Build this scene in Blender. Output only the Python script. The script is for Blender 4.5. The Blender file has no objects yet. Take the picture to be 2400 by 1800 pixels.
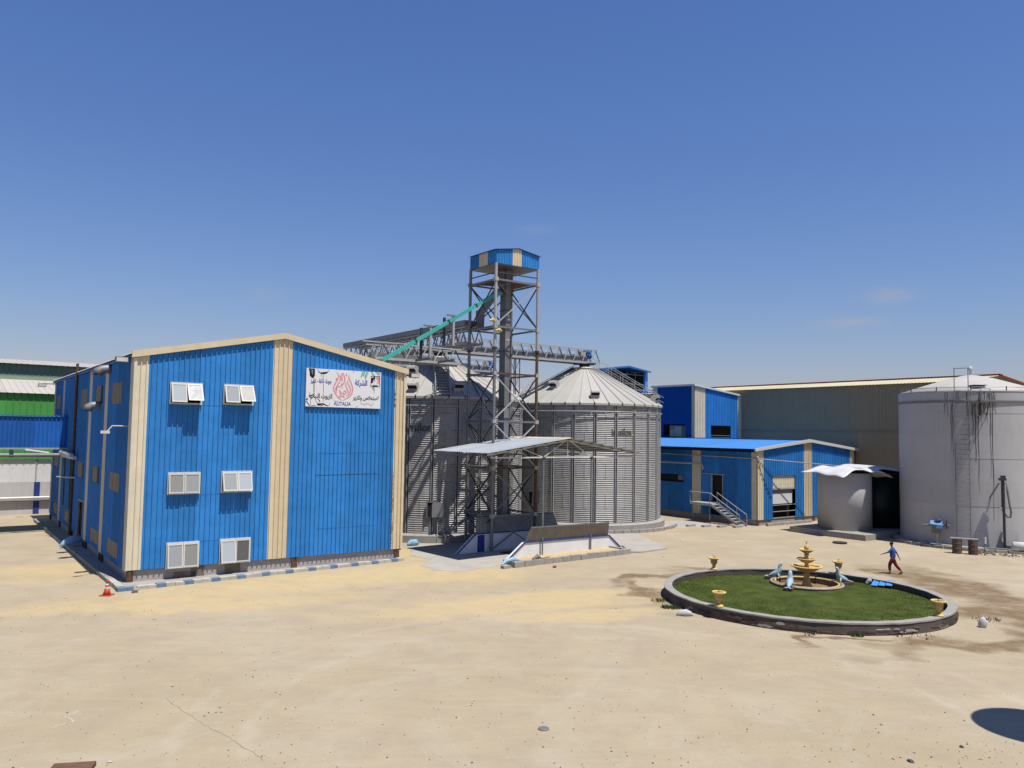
import bpy, math, random
from math import sin, cos, pi, radians, sqrt, atan2, tan
from mathutils import Vector, Matrix
random.seed(7)
scene = bpy.context.scene
COL = scene.collection

# ------------------------------------------------------------------ camera
t_, r_ = radians(3.47), 0.0159
F = Vector((0, cos(t_), sin(t_)))
R0 = Vector((1, 0, 0)); U0 = Vector((0, -sin(t_), cos(t_)))
Rv = R0 * cos(r_) + U0 * sin(r_); Uv = U0 * cos(r_) - R0 * sin(r_)
cam_d = bpy.data.cameras.new('camera'); cam = bpy.data.objects.new('camera', cam_d); COL.objects.link(cam)
M = Matrix((Rv, Uv, -F)).transposed().to_4x4(); M.translation = Vector((0, 0, 7.5)); cam.matrix_world = M
cam_d.sensor_width = 36; cam_d.lens = 36 * 1864 / 2400; cam_d.clip_end = 3000; cam_d.clip_start = 0.1
scene.camera = cam

# ------------------------------------------------------------------ world, sun, exposure
SUN_EL, SUN_AZ = 68.5, 134.0
w = bpy.data.worlds.new('World'); scene.world = w; w.use_nodes = True
nt = w.node_tree; nt.nodes.clear()
out = nt.nodes.new('ShaderNodeOutputWorld'); bg = nt.nodes.new('ShaderNodeBackground')
sky = nt.nodes.new('ShaderNodeTexSky'); sky.sky_type = 'NISHITA'; sky.sun_disc = False
sky.sun_elevation = radians(SUN_EL); sky.sun_rotation = radians(SUN_AZ)
sky.altitude = 0; sky.air_density = 1.5; sky.dust_density = 0.3; sky.ozone_density = 6.0
bg.inputs['Strength'].default_value = 0.08
# two faint far clouds low over the right half, placed by direction
tc = nt.nodes.new('ShaderNodeTexCoord')
def wmath(op, a, b=None, v=None):
    n = nt.nodes.new('ShaderNodeMath'); n.operation = op
    for i, s in enumerate((a, b)):
        if s is None: continue
        if isinstance(s, (int, float)): n.inputs[i].default_value = s
        else: nt.links.new(s, n.inputs[i])
    return n.outputs[0]
sep = nt.nodes.new('ShaderNodeSeparateXYZ'); nt.links.new(tc.outputs['Generated'], sep.inputs[0])
az = wmath('ARCTAN2', sep.outputs[0], sep.outputs[1]); el = wmath('ARCSINE', sep.outputs[2])
nz = nt.nodes.new('ShaderNodeTexNoise'); nz.inputs['Scale'].default_value = 9; nz.inputs['Detail'].default_value = 5
mp = nt.nodes.new('ShaderNodeMapping'); mp.inputs['Scale'].default_value = (1, 1, 5)
nt.links.new(tc.outputs['Generated'], mp.inputs[0]); nt.links.new(mp.outputs[0], nz.inputs[0])
tot = None
for (ca, ce, sa, se, am) in ((22.9, 7.6, 2.3, 0.42, .62), (25.6, 9.3, 1.9, .62, .34), (-17.5, 9.3, 1.6, .7, .12), (1.5, 14.5, 1.6, .5, .09), (27, 5.9, 6, .5, -.07), (-26, 5.5, 7, .5, -.06)):
    dx = wmath('DIVIDE', wmath('SUBTRACT', az, radians(ca)), radians(sa))
    dy = wmath('DIVIDE', wmath('SUBTRACT', el, radians(ce)), radians(se))
    d2 = wmath('ADD', wmath('MULTIPLY', dx, dx), wmath('MULTIPLY', dy, dy))
    d2 = wmath('ADD', d2, wmath('MULTIPLY', wmath('SUBTRACT', nz.outputs[0], .5), 4.0))
    g = wmath('MULTIPLY', wmath('POWER', 2.718, wmath('MULTIPLY', wmath('MAXIMUM', d2, 0), -1.6)), am)
    tot = g if tot is None else wmath('ADD', tot, g)
ssp = nt.nodes.new('ShaderNodeSeparateColor'); scb = nt.nodes.new('ShaderNodeCombineColor'); nt.links.new(sky.outputs[0], ssp.inputs[0])
for i, (gn, ex) in enumerate(((.55, 1.19), (.645, 1.07), (1.08, .95))):      # the camera's rendering of the blue
    nt.links.new(wmath('MULTIPLY', wmath('POWER', wmath('MINIMUM', ssp.outputs[i], 12.0), ex), gn), scb.inputs[i])
mx = nt.nodes.new('ShaderNodeMixRGB'); mx.inputs[2].default_value = (3.9, 4.0, 4.6, 1)
nt.links.new(tot, mx.inputs[0]); nt.links.new(scb.outputs[0], mx.inputs[1])
nt.links.new(mx.outputs[0], bg.inputs['Color']); nt.links.new(bg.outputs[0], out.inputs[0])
sd = bpy.data.lights.new('sun', 'SUN'); sd.energy = 5.0; sd.angle = radians(0.5); sd.color = (1, .955, .88)
so = bpy.data.objects.new('sun', sd); COL.objects.link(so)
sv = Vector((cos(radians(SUN_EL)) * sin(radians(SUN_AZ)), cos(radians(SUN_EL)) * cos(radians(SUN_AZ)), sin(radians(SUN_EL))))
so.rotation_euler = sv.to_track_quat('Z', 'Y').to_euler()
scene.view_settings.view_transform = 'Standard'; scene.view_settings.look = 'None'
scene.view_settings.gamma = 1; scene.view_settings.exposure = 0.4; scene.view_settings.use_curve_mapping = False

# ------------------------------------------------------------------ materials
ALB = .62        # exposure 0.4 carries the rest
def nmat(name):
    m = bpy.data.materials.new(name); m.use_nodes = True
    return m, m.node_tree, m.node_tree.nodes['Principled BSDF']
def mat(name, col, rough=.6, metal=0, var=.18, scale=2.5, streak=0, bump=0, bscale=30, dirt=None, dirtamt=0, spec=.3):
    """painted / weathered surface: broad mottling, optional vertical streaks, dust and fine relief"""
    m, t, b = nmat(name); L = t.links; col = tuple(c * ALB for c in col)
    if dirt: dirt = tuple(c * ALB for c in dirt)
    tcn = t.nodes.new('ShaderNodeTexCoord')
    n1 = t.nodes.new('ShaderNodeTexNoise'); n1.inputs['Scale'].default_value = scale; n1.inputs['Detail'].default_value = 8
    n1.inputs['Roughness'].default_value = .65
    L.new(tcn.outputs['Object'], n1.inputs[0])
    rp = t.nodes.new('ShaderNodeMapRange'); rp.inputs[1].default_value = .3; rp.inputs[2].default_value = .7
    rp.inputs[3].default_value = 1 - var; rp.inputs[4].default_value = 1 + var
    L.new(n1.outputs[0], rp.inputs[0])
    v = t.nodes.new('ShaderNodeMixRGB'); v.blend_type = 'MULTIPLY'; v.inputs[0].default_value = 1
    v.inputs[1].default_value = (*col, 1); L.new(rp.outputs[0], v.inputs[2])
    cur = v.outputs[0]
    if streak:
        mpn = t.nodes.new('ShaderNodeMapping'); mpn.inputs['Scale'].default_value = (5, 5, .35)
        L.new(tcn.outputs['Object'], mpn.inputs[0])
        n2 = t.nodes.new('ShaderNodeTexNoise'); n2.inputs['Scale'].default_value = 1.6; n2.inputs['Detail'].default_value = 6
        L.new(mpn.outputs[0], n2.inputs[0])
        r2 = t.nodes.new('ShaderNodeMapRange'); r2.inputs[1].default_value = .45; r2.inputs[2].default_value = .75
        r2.inputs[3].default_value = 0; r2.inputs[4].default_value = streak
        L.new(n2.outputs[0], r2.inputs[0])
        s = t.nodes.new('ShaderNodeMixRGB'); L.new(r2.outputs[0], s.inputs[0]); L.new(cur, s.inputs[1])
        dc = dirt or (.35, .28, .2); s.inputs[2].default_value = (*dc, 1); cur = s.outputs[0]
    if dirtamt:
        n3 = t.nodes.new('ShaderNodeTexNoise'); n3.inputs['Scale'].default_value = scale * 3.3; n3.inputs['Detail'].default_value = 10
        n3.inputs['Roughness'].default_value = .75; L.new(tcn.outputs['Object'], n3.inputs[0])
        r3 = t.nodes.new('ShaderNodeMapRange'); r3.inputs[1].default_value = .52; r3.inputs[2].default_value = .68
        r3.inputs[4].default_value = dirtamt; L.new(n3.outputs[0], r3.inputs[0])
        s = t.nodes.new('ShaderNodeMixRGB'); L.new(r3.outputs[0], s.inputs[0]); L.new(cur, s.inputs[1])
        s.inputs[2].default_value = (*(dirt or (.2, .15, .1)), 1); cur = s.outputs[0]
    oi = t.nodes.new('ShaderNodeObjectInfo'); ro = t.nodes.new('ShaderNodeMapRange'); ro.inputs[3].default_value = .94; ro.inputs[4].default_value = 1.06
    L.new(oi.outputs['Random'], ro.inputs[0]); vo_ = t.nodes.new('ShaderNodeMixRGB'); vo_.blend_type = 'MULTIPLY'; vo_.inputs[0].default_value = 1
    L.new(cur, vo_.inputs[1]); L.new(ro.outputs[0], vo_.inputs[2]); cur = vo_.outputs[0]
    L.new(cur, b.inputs['Base Color'])
    b.inputs['Roughness'].default_value = rough; b.inputs['Metallic'].default_value = metal
    b.inputs['Specular IOR Level'].default_value = spec
    if bump:
        n4 = t.nodes.new('ShaderNodeTexNoise'); n4.inputs['Scale'].default_value = bscale; n4.inputs['Detail'].default_value = 6
        L.new(tcn.outputs['Object'], n4.inputs[0])
        bp = t.nodes.new('ShaderNodeBump'); bp.inputs['Strength'].default_value = bump; bp.inputs['Distance'].default_value = .05
        L.new(n4.outputs[0], bp.inputs['Height']); L.new(bp.outputs[0], b.inputs['Normal'])
    return m
BLUE = mat('blue_paint', (.042, .275, .70), .55, 0, .16, 1.1, streak=.10, dirt=(.08, .30, .62), dirtamt=0, spec=.2)
BLUE2 = mat('deep_blue_paint', (.015, .15, .56), .55, 0, .1, 1.1, streak=.08, dirt=(.1, .2, .45))
SHBLUE = mat('painted_shade_blue', (.010, .11, .42), .7, 0, .1, 1.1, spec=.1)  # blue darkened for the tower block's left face; shade put into the colour
CREAM = mat('cream_paint', (.88, .73, .48), .5, 0, .08, 1.5, streak=.10, dirt=(.5, .42, .3))
CREAM2 = mat('pale_cream_paint', (.90, .81, .60), .5, 0, .08, 1.5, streak=.10, dirt=(.5, .45, .38))
LROOF = mat('light_blue_roof', (.10, .34, .78), .4, 0, .06, 1)
BROOF = mat('blue_roof_sheet', (.03, .18, .5), .45, 0, .1, 1)
WHITE = mat('white_frame', (.78, .76, .70), .45, 0, .06, 6, dirtamt=.12, dirt=(.45, .38, .3))
OFFW = mat('whitewash', (1.0, .99, .97), .8, 0, .07, 1.2, streak=.15, dirt=(.5, .46, .4), bump=.15)
GREYW = mat('grey_painted_wall', (.74, .71, .68), .8, 0, .08, 1.2, streak=.2, dirt=(.4, .36, .3), bump=.15)
NAVY = mat('navy_paint', (.03, .06, .28), .6, 0, .1)
PLINTH = mat('plinth_render', (.50, .46, .42), .9, 0, .14, 3, streak=.25, dirt=(.3, .25, .2), bump=.4)
CONC = mat('concrete', (.42, .40, .36), .9, 0, .16, 2.2, dirtamt=.25, dirt=(.46, .37, .24), bump=.5)
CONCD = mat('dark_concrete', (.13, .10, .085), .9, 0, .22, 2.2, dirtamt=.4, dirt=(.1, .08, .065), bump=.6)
SLAB = mat('dusty_slab', (.48, .45, .40), .9, 0, .12, .7, dirtamt=.45, dirt=(.58, .46, .28), bump=.25)
STEEL = mat('grey_steel', (.27, .275, .28), .5, .25, .15, 3, streak=.15, dirt=(.22, .16, .12))
STEELL = mat('galvanised_light', (.52, .52, .51), .5, .1, .12, 3, streak=.1, dirt=(.3, .24, .2))
STEELD = mat('dark_steel', (.075, .078, .085), .55, .2, .2, 3)
RUST = mat('rusty_steel', (.16, .09, .055), .85, .1, .4, 4, dirtamt=.5, dirt=(.08, .045, .03), bump=.3)
GALV = mat('silo_corrugated', (.49, .48, .46), .55, .12, .10, 1.3, streak=.12, dirt=(.38, .35, .31))
GROOF = mat('silo_roof_sheet', (.58, .555, .50), .5, .1, .07, .9, streak=.12, dirt=(.55, .5, .42))
BOLT = mat('bolt_seam', (.12, .07, .045), .8, .1, .3, 9)
DARK = mat('dark_interior', (.02, .02, .022), .9, 0, .2)
TEAL = mat('turquoise_paint', (.07, .52, .42), .42, 0, .12, 3, streak=.1, dirt=(.1, .3, .25))
WOOD = mat('weathered_plank', (.17, .10, .06), .9, 0, .3, 5, bump=.3)
LEAFC = mat('canopy_sheet', (.52, .56, .58), .45, .2, .09, .8, streak=.15, dirt=(.4, .36, .3))
FLAP = mat('tilted_steel_sheet', (.33, .31, .275), .6, .2, .15, 1.5, streak=.3, dirt=(.2, .16, .12))
OLIVE = mat('olive_grey_cladding', (.42, .34, .22), .95, 0, .05, .6, streak=.15, dirt=(.30, .25, .17), spec=.05)
CRROOF = mat('cream_roof_sheet', (.78, .72, .48), .5, 0, .05, .5)
REDM = mat('red_ridge', (.35, .05, .04), .6)
GREEN = mat('bright_green_cladding', (.10, .42, .085), .6, 0, .08, .8)
SAGE = mat('sage_cladding', (.30, .40, .28), .6, 0, .06, .8)
SAGED = mat('dark_sage_cladding', (.10, .15, .10), .6, 0, .06, .8)
PALER = mat('pale_roof_sheet', (.62, .57, .50), .55, 0, .06, .5, streak=.1, dirt=(.5, .45, .38))
TANKP = mat('tank_paint', (.60, .585, .575), .55, 0, .06, .35, streak=.12, dirt=(.24, .22, .22), dirtamt=.06)
TANKS = mat('tank_stain', (.15, .14, .14), .6, 0, .2, 3)
TANKR = mat('tank_roof_paint', (.60, .57, .52), .6, 0, .08, .8, dirtamt=.3, dirt=(.5, .43, .38))
LILAC = mat('small_tank_paint', (.60, .58, .57), .7, 0, .05, .8, streak=.1, dirt=(.35, .32, .3))
LINER = mat('white_sheet_cover', (.80, .80, .82), .5, 0, .04, 3)
DGREEN = mat('dark_green_tank', (.008, .022, .024), .5, 0, .2)
YELLOW = mat('yellow_plaster', (.84, .58, .19), .75, 0, .14, 6, dirtamt=.25, dirt=(.5, .3, .1), bump=.3)
OCHRE = mat('ochre_plaster', (.66, .44, .17), .8, 0, .2, 5, dirtamt=.4, dirt=(.33, .2, .08), bump=.3)
SEALM = mat('pale_blue_plaster', (.42, .60, .66), .6, 0, .1, 6, dirtamt=.15, dirt=(.6, .6, .58))
SOIL = mat('dry_soil', (.30, .22, .14), 1, 0, .2, 8)
ORANGE = mat('orange_plastic', (.75, .09, .035), .5, 0, .1, 8)
CREFL = mat('cone_collar', (.75, .72, .68), .5)
SKIN = mat('skin', (.16, .075, .045), .6, 0, .05)
HAIR = mat('black_hair', (.012, .01, .01), .7)
SHIRT = mat('blue_shirt', (.045, .13, .42), .85, 0, .15, 6, bump=.2)
PANTS = mat('maroon_trousers', (.16, .012, .022), .85, 0, .15, 6, bump=.2)
SHOE = mat('grey_sandal', (.12, .09, .08), .8)
SACK = mat('white_sack', (.66, .65, .63), .7, 0, .1, 9, dirtamt=.3, dirt=(.4, .35, .3), bump=.4)
PBLUE = mat('pale_blue_plastic', (.32, .58, .80), .5, 0, .12, 4)
KBLUE = mat('kerb_blue_paint', (.17, .27, .40), .85, 0, .2, 6, dirtamt=.4, dirt=(.45, .4, .32), bump=.3)
KWHITE = mat('kerb_white_paint', (.60, .57, .51), .85, 0, .14, 6, dirtamt=.4, dirt=(.42, .36, .27), bump=.3)
BLOCK = mat('concrete_block', (.44, .41, .37), .9, 0, .16, 5, dirtamt=.3, dirt=(.5, .4, .26), bump=.5)
SAND = mat('yellow_sand', (.62, .47, .25), 1, 0, .12, 3, bump=.6, bscale=12)
STONE = mat('pebble', (.30, .25, .19), .95, 0, .45, .8)
SIGNW = mat('sign_board_white', (1.0, 1.0, 1.0), .4, 0, .03, 2)
INKB = mat('sign_ink_blue', (.01, .03, .36), .5, 0, 0); INKK = mat('sign_ink_black', (.015, .015, .018), .5, 0, 0)
INKR = mat('sign_ink_red', (.80, .30, .32), .5, 0, .1, 4); INKP = mat('sign_ink_pink', (.95, .62, .62), .5, 0, 0)
INKT = mat('sign_ink_teal', (.35, .62, .54), .5, 0, .2, 5); INKG = mat('sign_ink_grey', (.30, .31, .31), .5, 0, .3, 5)
INKA = mat('sign_ink_aqua', (.55, .72, .74), .5, 0, .1, 5)
YDOT = mat('yellow_dot', (.7, .5, .05), .5)
WEED = mat('dry_weed', (.08, .10, .035), .9, 0, .4, 20)
INSUL = mat('pipe_insulation', (.62, .61, .60), .5, .2, .15, 6)
VALVE = mat('blue_valve_paint', (.16, .36, .62), .5, 0, .1)
KHAKI = mat('khaki_box', (.24, .22, .16), .7, 0, .15)
HOSE = mat('grey_hose', (.24, .24, .20), .6)
BARK = mat('oil_drum_rust', (.15, .10, .07), .8, .1, .45, 5, dirtamt=.5, dirt=(.07, .05, .04), bump=.4)
def glass(name, col, rough):
    m, t, b = nmat(name); b.inputs['Base Color'].default_value = (*[c * .75 for c in col], 1); b.inputs['Roughness'].default_value = rough
    b.inputs['Specular IOR Level'].default_value = .6
    n = t.nodes.new('ShaderNodeTexNoise'); n.inputs['Scale'].default_value = 3
    mrg = t.nodes.new('ShaderNodeMapRange'); mrg.inputs[3].default_value = rough * .7; mrg.inputs[4].default_value = rough * 1.5
    t.links.new(n.outputs[0], mrg.inputs[0]); t.links.new(mrg.outputs[0], b.inputs['Roughness'])
    return m
PANE = glass('frosted_pane', (.36, .38, .38), .22); PANED = glass('dark_pane', (.12, .12, .12), .25)
PANE2 = glass('hazy_pane', (.46, .50, .52), .12); PANE3 = glass('dusty_pane', (.30, .30, .28), .4)
PANEL_B = mat('beige_louvre', (.30, .26, .19), .7, 0, .1, 5)

def ground_mat():
    m, t, b = nmat('sandy_ground'); L = t.links
    tcn = t.nodes.new('ShaderNodeTexCoord'); P = tcn.outputs['Object']
    def noise(sc, det=8, ro=.6, vec=None, dist=0):
        n = t.nodes.new('ShaderNodeTexNoise'); n.inputs['Scale'].default_value = sc; n.inputs['Detail'].default_value = det
        n.inputs['Roughness'].default_value = ro; n.inputs['Distortion'].default_value = dist; L.new(vec or P, n.inputs[0]); return n.outputs[0]
    def rng(x, a, b2, c=0, d=1):
        n = t.nodes.new('ShaderNodeMapRange'); n.inputs[1].default_value = a; n.inputs[2].default_value = b2
        n.inputs[3].default_value = c; n.inputs[4].default_value = d; L.new(x, n.inputs[0]); return n.outputs[0]
    def mth(op, a, c=None):
        n = t.nodes.new('ShaderNodeMath'); n.operation = op
        for i, s in enumerate((a, c)):
            if s is None: continue
            if isinstance(s, (int, float)): n.inputs[i].default_value = s
            else: L.new(s, n.inputs[i])
        return n.outputs[0]
    def mix(f, a, col):
        n = t.nodes.new('ShaderNodeMixRGB')
        if isinstance(f, float): n.inputs[0].default_value = f
        else: L.new(f, n.inputs[0])
        if isinstance(a, tuple): n.inputs[1].default_value = (*[q_ * ALB for q_ in a], 1)
        else: L.new(a, n.inputs[1])
        n.inputs[2].default_value = (*[q_ * ALB for q_ in col], 1); return n.outputs[0]
    warp = t.nodes.new('ShaderNodeTexNoise'); warp.inputs['Scale'].default_value = .35; warp.inputs['Detail'].default_value = 7; L.new(P, warp.inputs[0])
    sub = t.nodes.new('ShaderNodeVectorMath'); sub.operation = 'SUBTRACT'; L.new(warp.outputs['Color'], sub.inputs[0]); sub.inputs[1].default_value = (.5, .5, .5)
    scl = t.nodes.new('ShaderNodeVectorMath'); scl.operation = 'SCALE'; L.new(sub.outputs[0], scl.inputs[0]); scl.inputs[3].default_value = 7
    add = t.nodes.new('ShaderNodeVectorMath'); add.operation = 'ADD'; L.new(P, add.inputs[0]); L.new(scl.outputs[0], add.inputs[1])
    sx = t.nodes.new('ShaderNodeSeparateXYZ'); L.new(add.outputs[0], sx.inputs[0])
    def blob(cx, cy, rx, ry, ang=0, edge=.45):
        a = radians(ang)
        dx = mth('SUBTRACT', sx.outputs[0], cx); dy = mth('SUBTRACT', sx.outputs[1], cy)
        ex = mth('DIVIDE', mth('ADD', mth('MULTIPLY', dx, cos(a)), mth('MULTIPLY', dy, sin(a))), rx)
        ey = mth('DIVIDE', mth('SUBTRACT', mth('MULTIPLY', dy, cos(a)), mth('MULTIPLY', dx, sin(a))), ry)
        d = mth('SQRT', mth('ADD', mth('MULTIPLY', ex, ex), mth('MULTIPLY', ey, ey)))
        return rng(d, 1 + edge, 1 - edge)
    c = mix(rng(noise(.16, 6), .38, .62), (.545, .455, .315), (.495, .41, .265))
    c = mix(rng(noise(.5, 9, .7), .42, .7, 0, .65), c, (.43, .35, .255))
    c = mix(rng(noise(.22, 8, .7, dist=1.5), .50, .70, 0, .6), c, (.60, .52, .40))
    mpg = t.nodes.new('ShaderNodeMapping'); mpg.inputs['Rotation'].default_value = (0, 0, -.55); mpg.inputs['Scale'].default_value = (.12, 1.1, 1); L.new(add.outputs[0] if 0 else P, mpg.inputs[0])
    c = mix(rng(noise(.9, 7, .7, vec=mpg.outputs[0], dist=1.6), .50, .66, 0, .22), c, (.40, .325, .235))
    mph = t.nodes.new('ShaderNodeMapping'); mph.inputs['Rotation'].default_value = (0, 0, .9); mph.inputs['Scale'].default_value = (.15, 1.4, 1); L.new(P, mph.inputs[0])
    c = mix(rng(noise(1.1, 7, .7, vec=mph.outputs[0], dist=1.4), .54, .68, 0, .22), c, (.62, .54, .41))
    # yellow sand drifts before the blue hall and the canopy
    y = None
    for a in ((-8.5, 40.5, 10.5, 2.6, 36), (-22, 42, 5, 2.6, 20), (-3, 42.5, 5, 3.0, 20), (1, 36, 7, 1.6, 20), (-14, 34, 7, 1.3, 15), (-6.0, 49, 1.2, 3.0, 0), (4.0, 33.5, 5.0, 1.0, 10)):
        q = blob(*a); y = q if y is None else mth('MAXIMUM', y, q)
    y = mth('MULTIPLY', y, rng(noise(1.3, 9, .7), .3, .6, .35, .95))
    c = mix(y, c, (.66, .51, .27))
    # tyre arcs: thin rings swept by turning lorries
    for (cx, cy, rr, wd, am, colr) in ((3.0, 22.0, 9.5, .28, .35, (.64, .56, .45)), (3.3, 22.2, 11.6, .3, .3, (.64, .56, .45)), (-2, 10, 17.0, .5, .3, (.44, .36, .27)), (-2.4, 10.2, 19.1, .5, .28, (.44, .36, .27)), (16.6, 36.5, 10.2, .6, .35, (.42, .33, .22)), (22, 30, 22, .5, .22, (.46, .38, .28)), (22, 30, 24.2, .5, .2, (.46, .38, .28)), (5, 60, 26, .6, .3, (.44, .36, .27)), (5, 60, 28.3, .6, .26, (.62, .54, .42)), (-30, 30, 14, .5, .25, (.44, .36, .27))):
        sp = t.nodes.new('ShaderNodeSeparateXYZ'); L.new(P, sp.inputs[0])
        dx = mth('SUBTRACT', sp.outputs[0], cx); dy = mth('SUBTRACT', sp.outputs[1], cy)
        d = mth('SQRT', mth('ADD', mth('MULTIPLY', dx, dx), mth('MULTIPLY', dy, dy)))
        k = rng(mth('ABSOLUTE', mth('SUBTRACT', mth('ADD', d, mth('MULTIPLY', mth('SUBTRACT', noise(.7, 3), .5), .8)), rr)), wd, 0, 0, am)
        k = mth('MULTIPLY', k, rng(noise(.33, 6), .42, .6)); c = mix(k, c, colr)
    # damp, brown ground around the planted ring
    wt = None
    for a in ((22.6, 41, 1.9, 5.5, 8), (22.2, 34.8, 2.8, 2.4, 0), (17.8, 29.9, 4.6, 1.0, 22), (13.5, 44.8, 4.2, .8, 0), (21.0, 45.0, 1.5, 1.0, 0), (7.6, 42.3, 3.0, .9, 40), (6.6, 38.4, .8, 2.4, 0), (12.6, 29.9, 2.0, .35, 0)):
        q = blob(*a, edge=.35); wt = q if wt is None else mth('MAXIMUM', wt, q)
    wt = mth('MULTIPLY', wt, rng(noise(.9, 8, .7), .3, .55, .35, 1))
    c = mix(mth('MULTIPLY', wt, .9), c, (.22, .145, .075))
    # oil and dust spots, speckle
    c = mix(rng(noise(2.6, 10, .8), .58, .72, 0, .35), c, (.34, .27, .20))
    vo = t.nodes.new('ShaderNodeTexVoronoi'); vo.inputs['Scale'].default_value = 5.5; L.new(P, vo.inputs[0])
    c = mix(rng(vo.outputs['Distance'], .12, .04, 0, .5), c, (.28, .22, .17))
    c = mix(rng(noise(34, 6, .8), .60, .74, 0, .55), c, (.26, .21, .16))
    c = mix(rng(noise(21, 6, .8), .62, .76, 0, .5), c, (.72, .66, .56))
    L.new(c, b.inputs['Base Color']); b.inputs['Roughness'].default_value = .95; b.inputs['Specular IOR Level'].default_value = .2
    h = mth('ADD', mth('MULTIPLY', noise(1.2, 9, .7), .5), mth('MULTIPLY', noise(14, 6, .8), .12))
    bp = t.nodes.new('ShaderNodeBump'); bp.inputs['Strength'].default_value = .55; bp.inputs['Distance'].default_value = .12
    L.new(h, bp.inputs['Height']); L.new(bp.outputs[0], b.inputs['Normal'])
    return m
GROUND = ground_mat()

# ------------------------------------------------------------------ mesh helpers
class MB:
    def __init__(s): s.v = []; s.f = []; s.m = []; s.k = 0
    def add(s, vs, fs, k=None):
        o = len(s.v); s.v += [tuple(p) for p in vs]; s.f += [tuple(i + o for i in f) for f in fs]; s.m += [s.k if k is None else k] * len(fs); return s
    def quad(s, a, b, c, d, k=None): return s.add([a, b, c, d], [(0, 1, 2, 3)], k)
    def box(s, x0, y0, z0, x1, y1, z1, k=None):
        return s.add([(x, y, z) for z in (z0, z1) for x, y in ((x0, y0), (x1, y0), (x1, y1), (x0, y1))],
                     [(3, 2, 1, 0), (4, 5, 6, 7), (0, 1, 5, 4), (1, 2, 6, 5), (2, 3, 7, 6), (3, 0, 4, 7)], k)
    def beam(s, p0, p1, w=.1, h=None, k=None):
        p0 = Vector(p0); p1 = Vector(p1); h = h or w; d = (p1 - p0).normalized()
        a = d.cross(Vector((0, 0, 1)))
        if a.length < 1e-3: a = Vector((1, 0, 0))
        a.normalize(); b = a.cross(d).normalized(); a *= w / 2; b *= h / 2
        return s.add([p + q for p in (p0, p1) for q in (-a - b, a - b, a + b, -a + b)],
                     [(3, 2, 1, 0), (4, 5, 6, 7), (0, 1, 5, 4), (1, 2, 6, 5), (2, 3, 7, 6), (3, 0, 4, 7)], k)
    def sweep(s, pts, rad, n=10, k=None, sq=None):
        pts = [Vector(p) for p in pts]; m = len(pts); rad = rad if isinstance(rad, (list, tuple)) else [rad] * m
        vs = []; last = None
        for i, p in enumerate(pts):
            d = (pts[min(i + 1, m - 1)] - pts[max(i - 1, 0)]).normalized()
            if last is None:
                a = d.cross(Vector((0, 0, 1)))
                if a.length < .05: a = d.cross(Vector((1, 0, 0)))
            else: a = last - d * last.dot(d)
            a.normalize(); last = a; b = d.cross(a)
            sx_, sy_ = (sq[i] if sq else (1, 1))
            for j in range(n):
                t = 2 * pi * j / n; vs.append(p + a * (cos(t) * rad[i] * sx_) + b * (sin(t) * rad[i] * sy_))
        fs = [(i * n + j, i * n + (j + 1) % n, (i + 1) * n + (j + 1) % n, (i + 1) * n + j) for i in range(m - 1) for j in range(n)]
        fs += [tuple(range(n))[::-1], tuple((m - 1) * n + j for j in range(n))]
        return s.add(vs, fs, k)
    def tube(s, p0, p1, r, n=10, k=None): return s.sweep([p0, p1], r, n, k)
    def lathe(s, prof, n=24, c=(0, 0, 0), k=None, mod=None, cap=True):
        vs = []
        for (r, z) in prof:
            for j in range(n):
                t = 2 * pi * j / n; rr = r; zz = z
                if mod: rr, zz = mod(r, z, t)
                vs.append((c[0] + rr * cos(t), c[1] + rr * sin(t), c[2] + zz))
        m = len(prof)
        fs = [(i * n + j, i * n + (j + 1) % n, (i + 1) * n + (j + 1) % n, (i + 1) * n + j) for i in range(m - 1) for j in range(n)]
        if cap: fs += [tuple(range(n))[::-1], tuple((m - 1) * n + j for j in range(n))]
        return s.add(vs, fs, k)
    def prism(s, poly, y0, y1, ax='y', k=None):
        n = len(poly)
        f3 = {'y': lambda p, d: (p[0], d, p[1]), 'z': lambda p, d: (p[0], p[1], d), 'x': lambda p, d: (d, p[0], p[1])}[ax]
        vs = [f3(p, y0) for p in poly] + [f3(p, y1) for p in poly]
        fs = [tuple(range(n)), tuple(range(2 * n - 1, n - 1, -1))] + [(i, i + n, (i + 1) % n + n, (i + 1) % n) for i in range(n)]
        return s.add(vs, fs, k)
    def mesh(s, name, mats, smooth=False):
        me = bpy.data.meshes.new(name); me.from_pydata(s.v, [], s.f)
        for m_ in (mats if isinstance(mats, (list, tuple)) else [mats]): me.materials.append(m_)
        if len(me.materials) > 1: me.polygons.foreach_set('material_index', s.m)
        if smooth: me.polygons.foreach_set('use_smooth', [True] * len(me.polygons))
        me.update(); return me
    def build(s, name, mats, parent=None, smooth=False, label=None, cat=None, group=None, kind=None, loc=None, rz=0):
        o = bpy.data.objects.new(name, s.mesh(name, mats, smooth)); COL.objects.link(o)
        if parent: o.parent = parent
        if loc: o.location = loc
        if rz: o.rotation_euler.z = rz
        return tag(o, label, cat, group, kind)
def tag(o, label=None, cat=None, group=None, kind=None):
    for k_, v_ in (('label', label), ('category', cat), ('group', group), ('kind', kind)):
        if v_: o[k_] = v_
    return o
def thing(name, label, cat, loc=(0, 0, 0), rz=0, group=None):
    o = bpy.data.objects.new(name, None); COL.objects.link(o); o.location = loc; o.rotation_euler.z = rz; o.empty_display_size = .3
    return tag(o, label, cat, group)
def inst(name, me, parent, loc=(0, 0, 0), rz=0):
    o = bpy.data.objects.new(name, me); COL.objects.link(o); o.parent = parent; o.location = loc; o.rotation_euler.z = rz; return o
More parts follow.
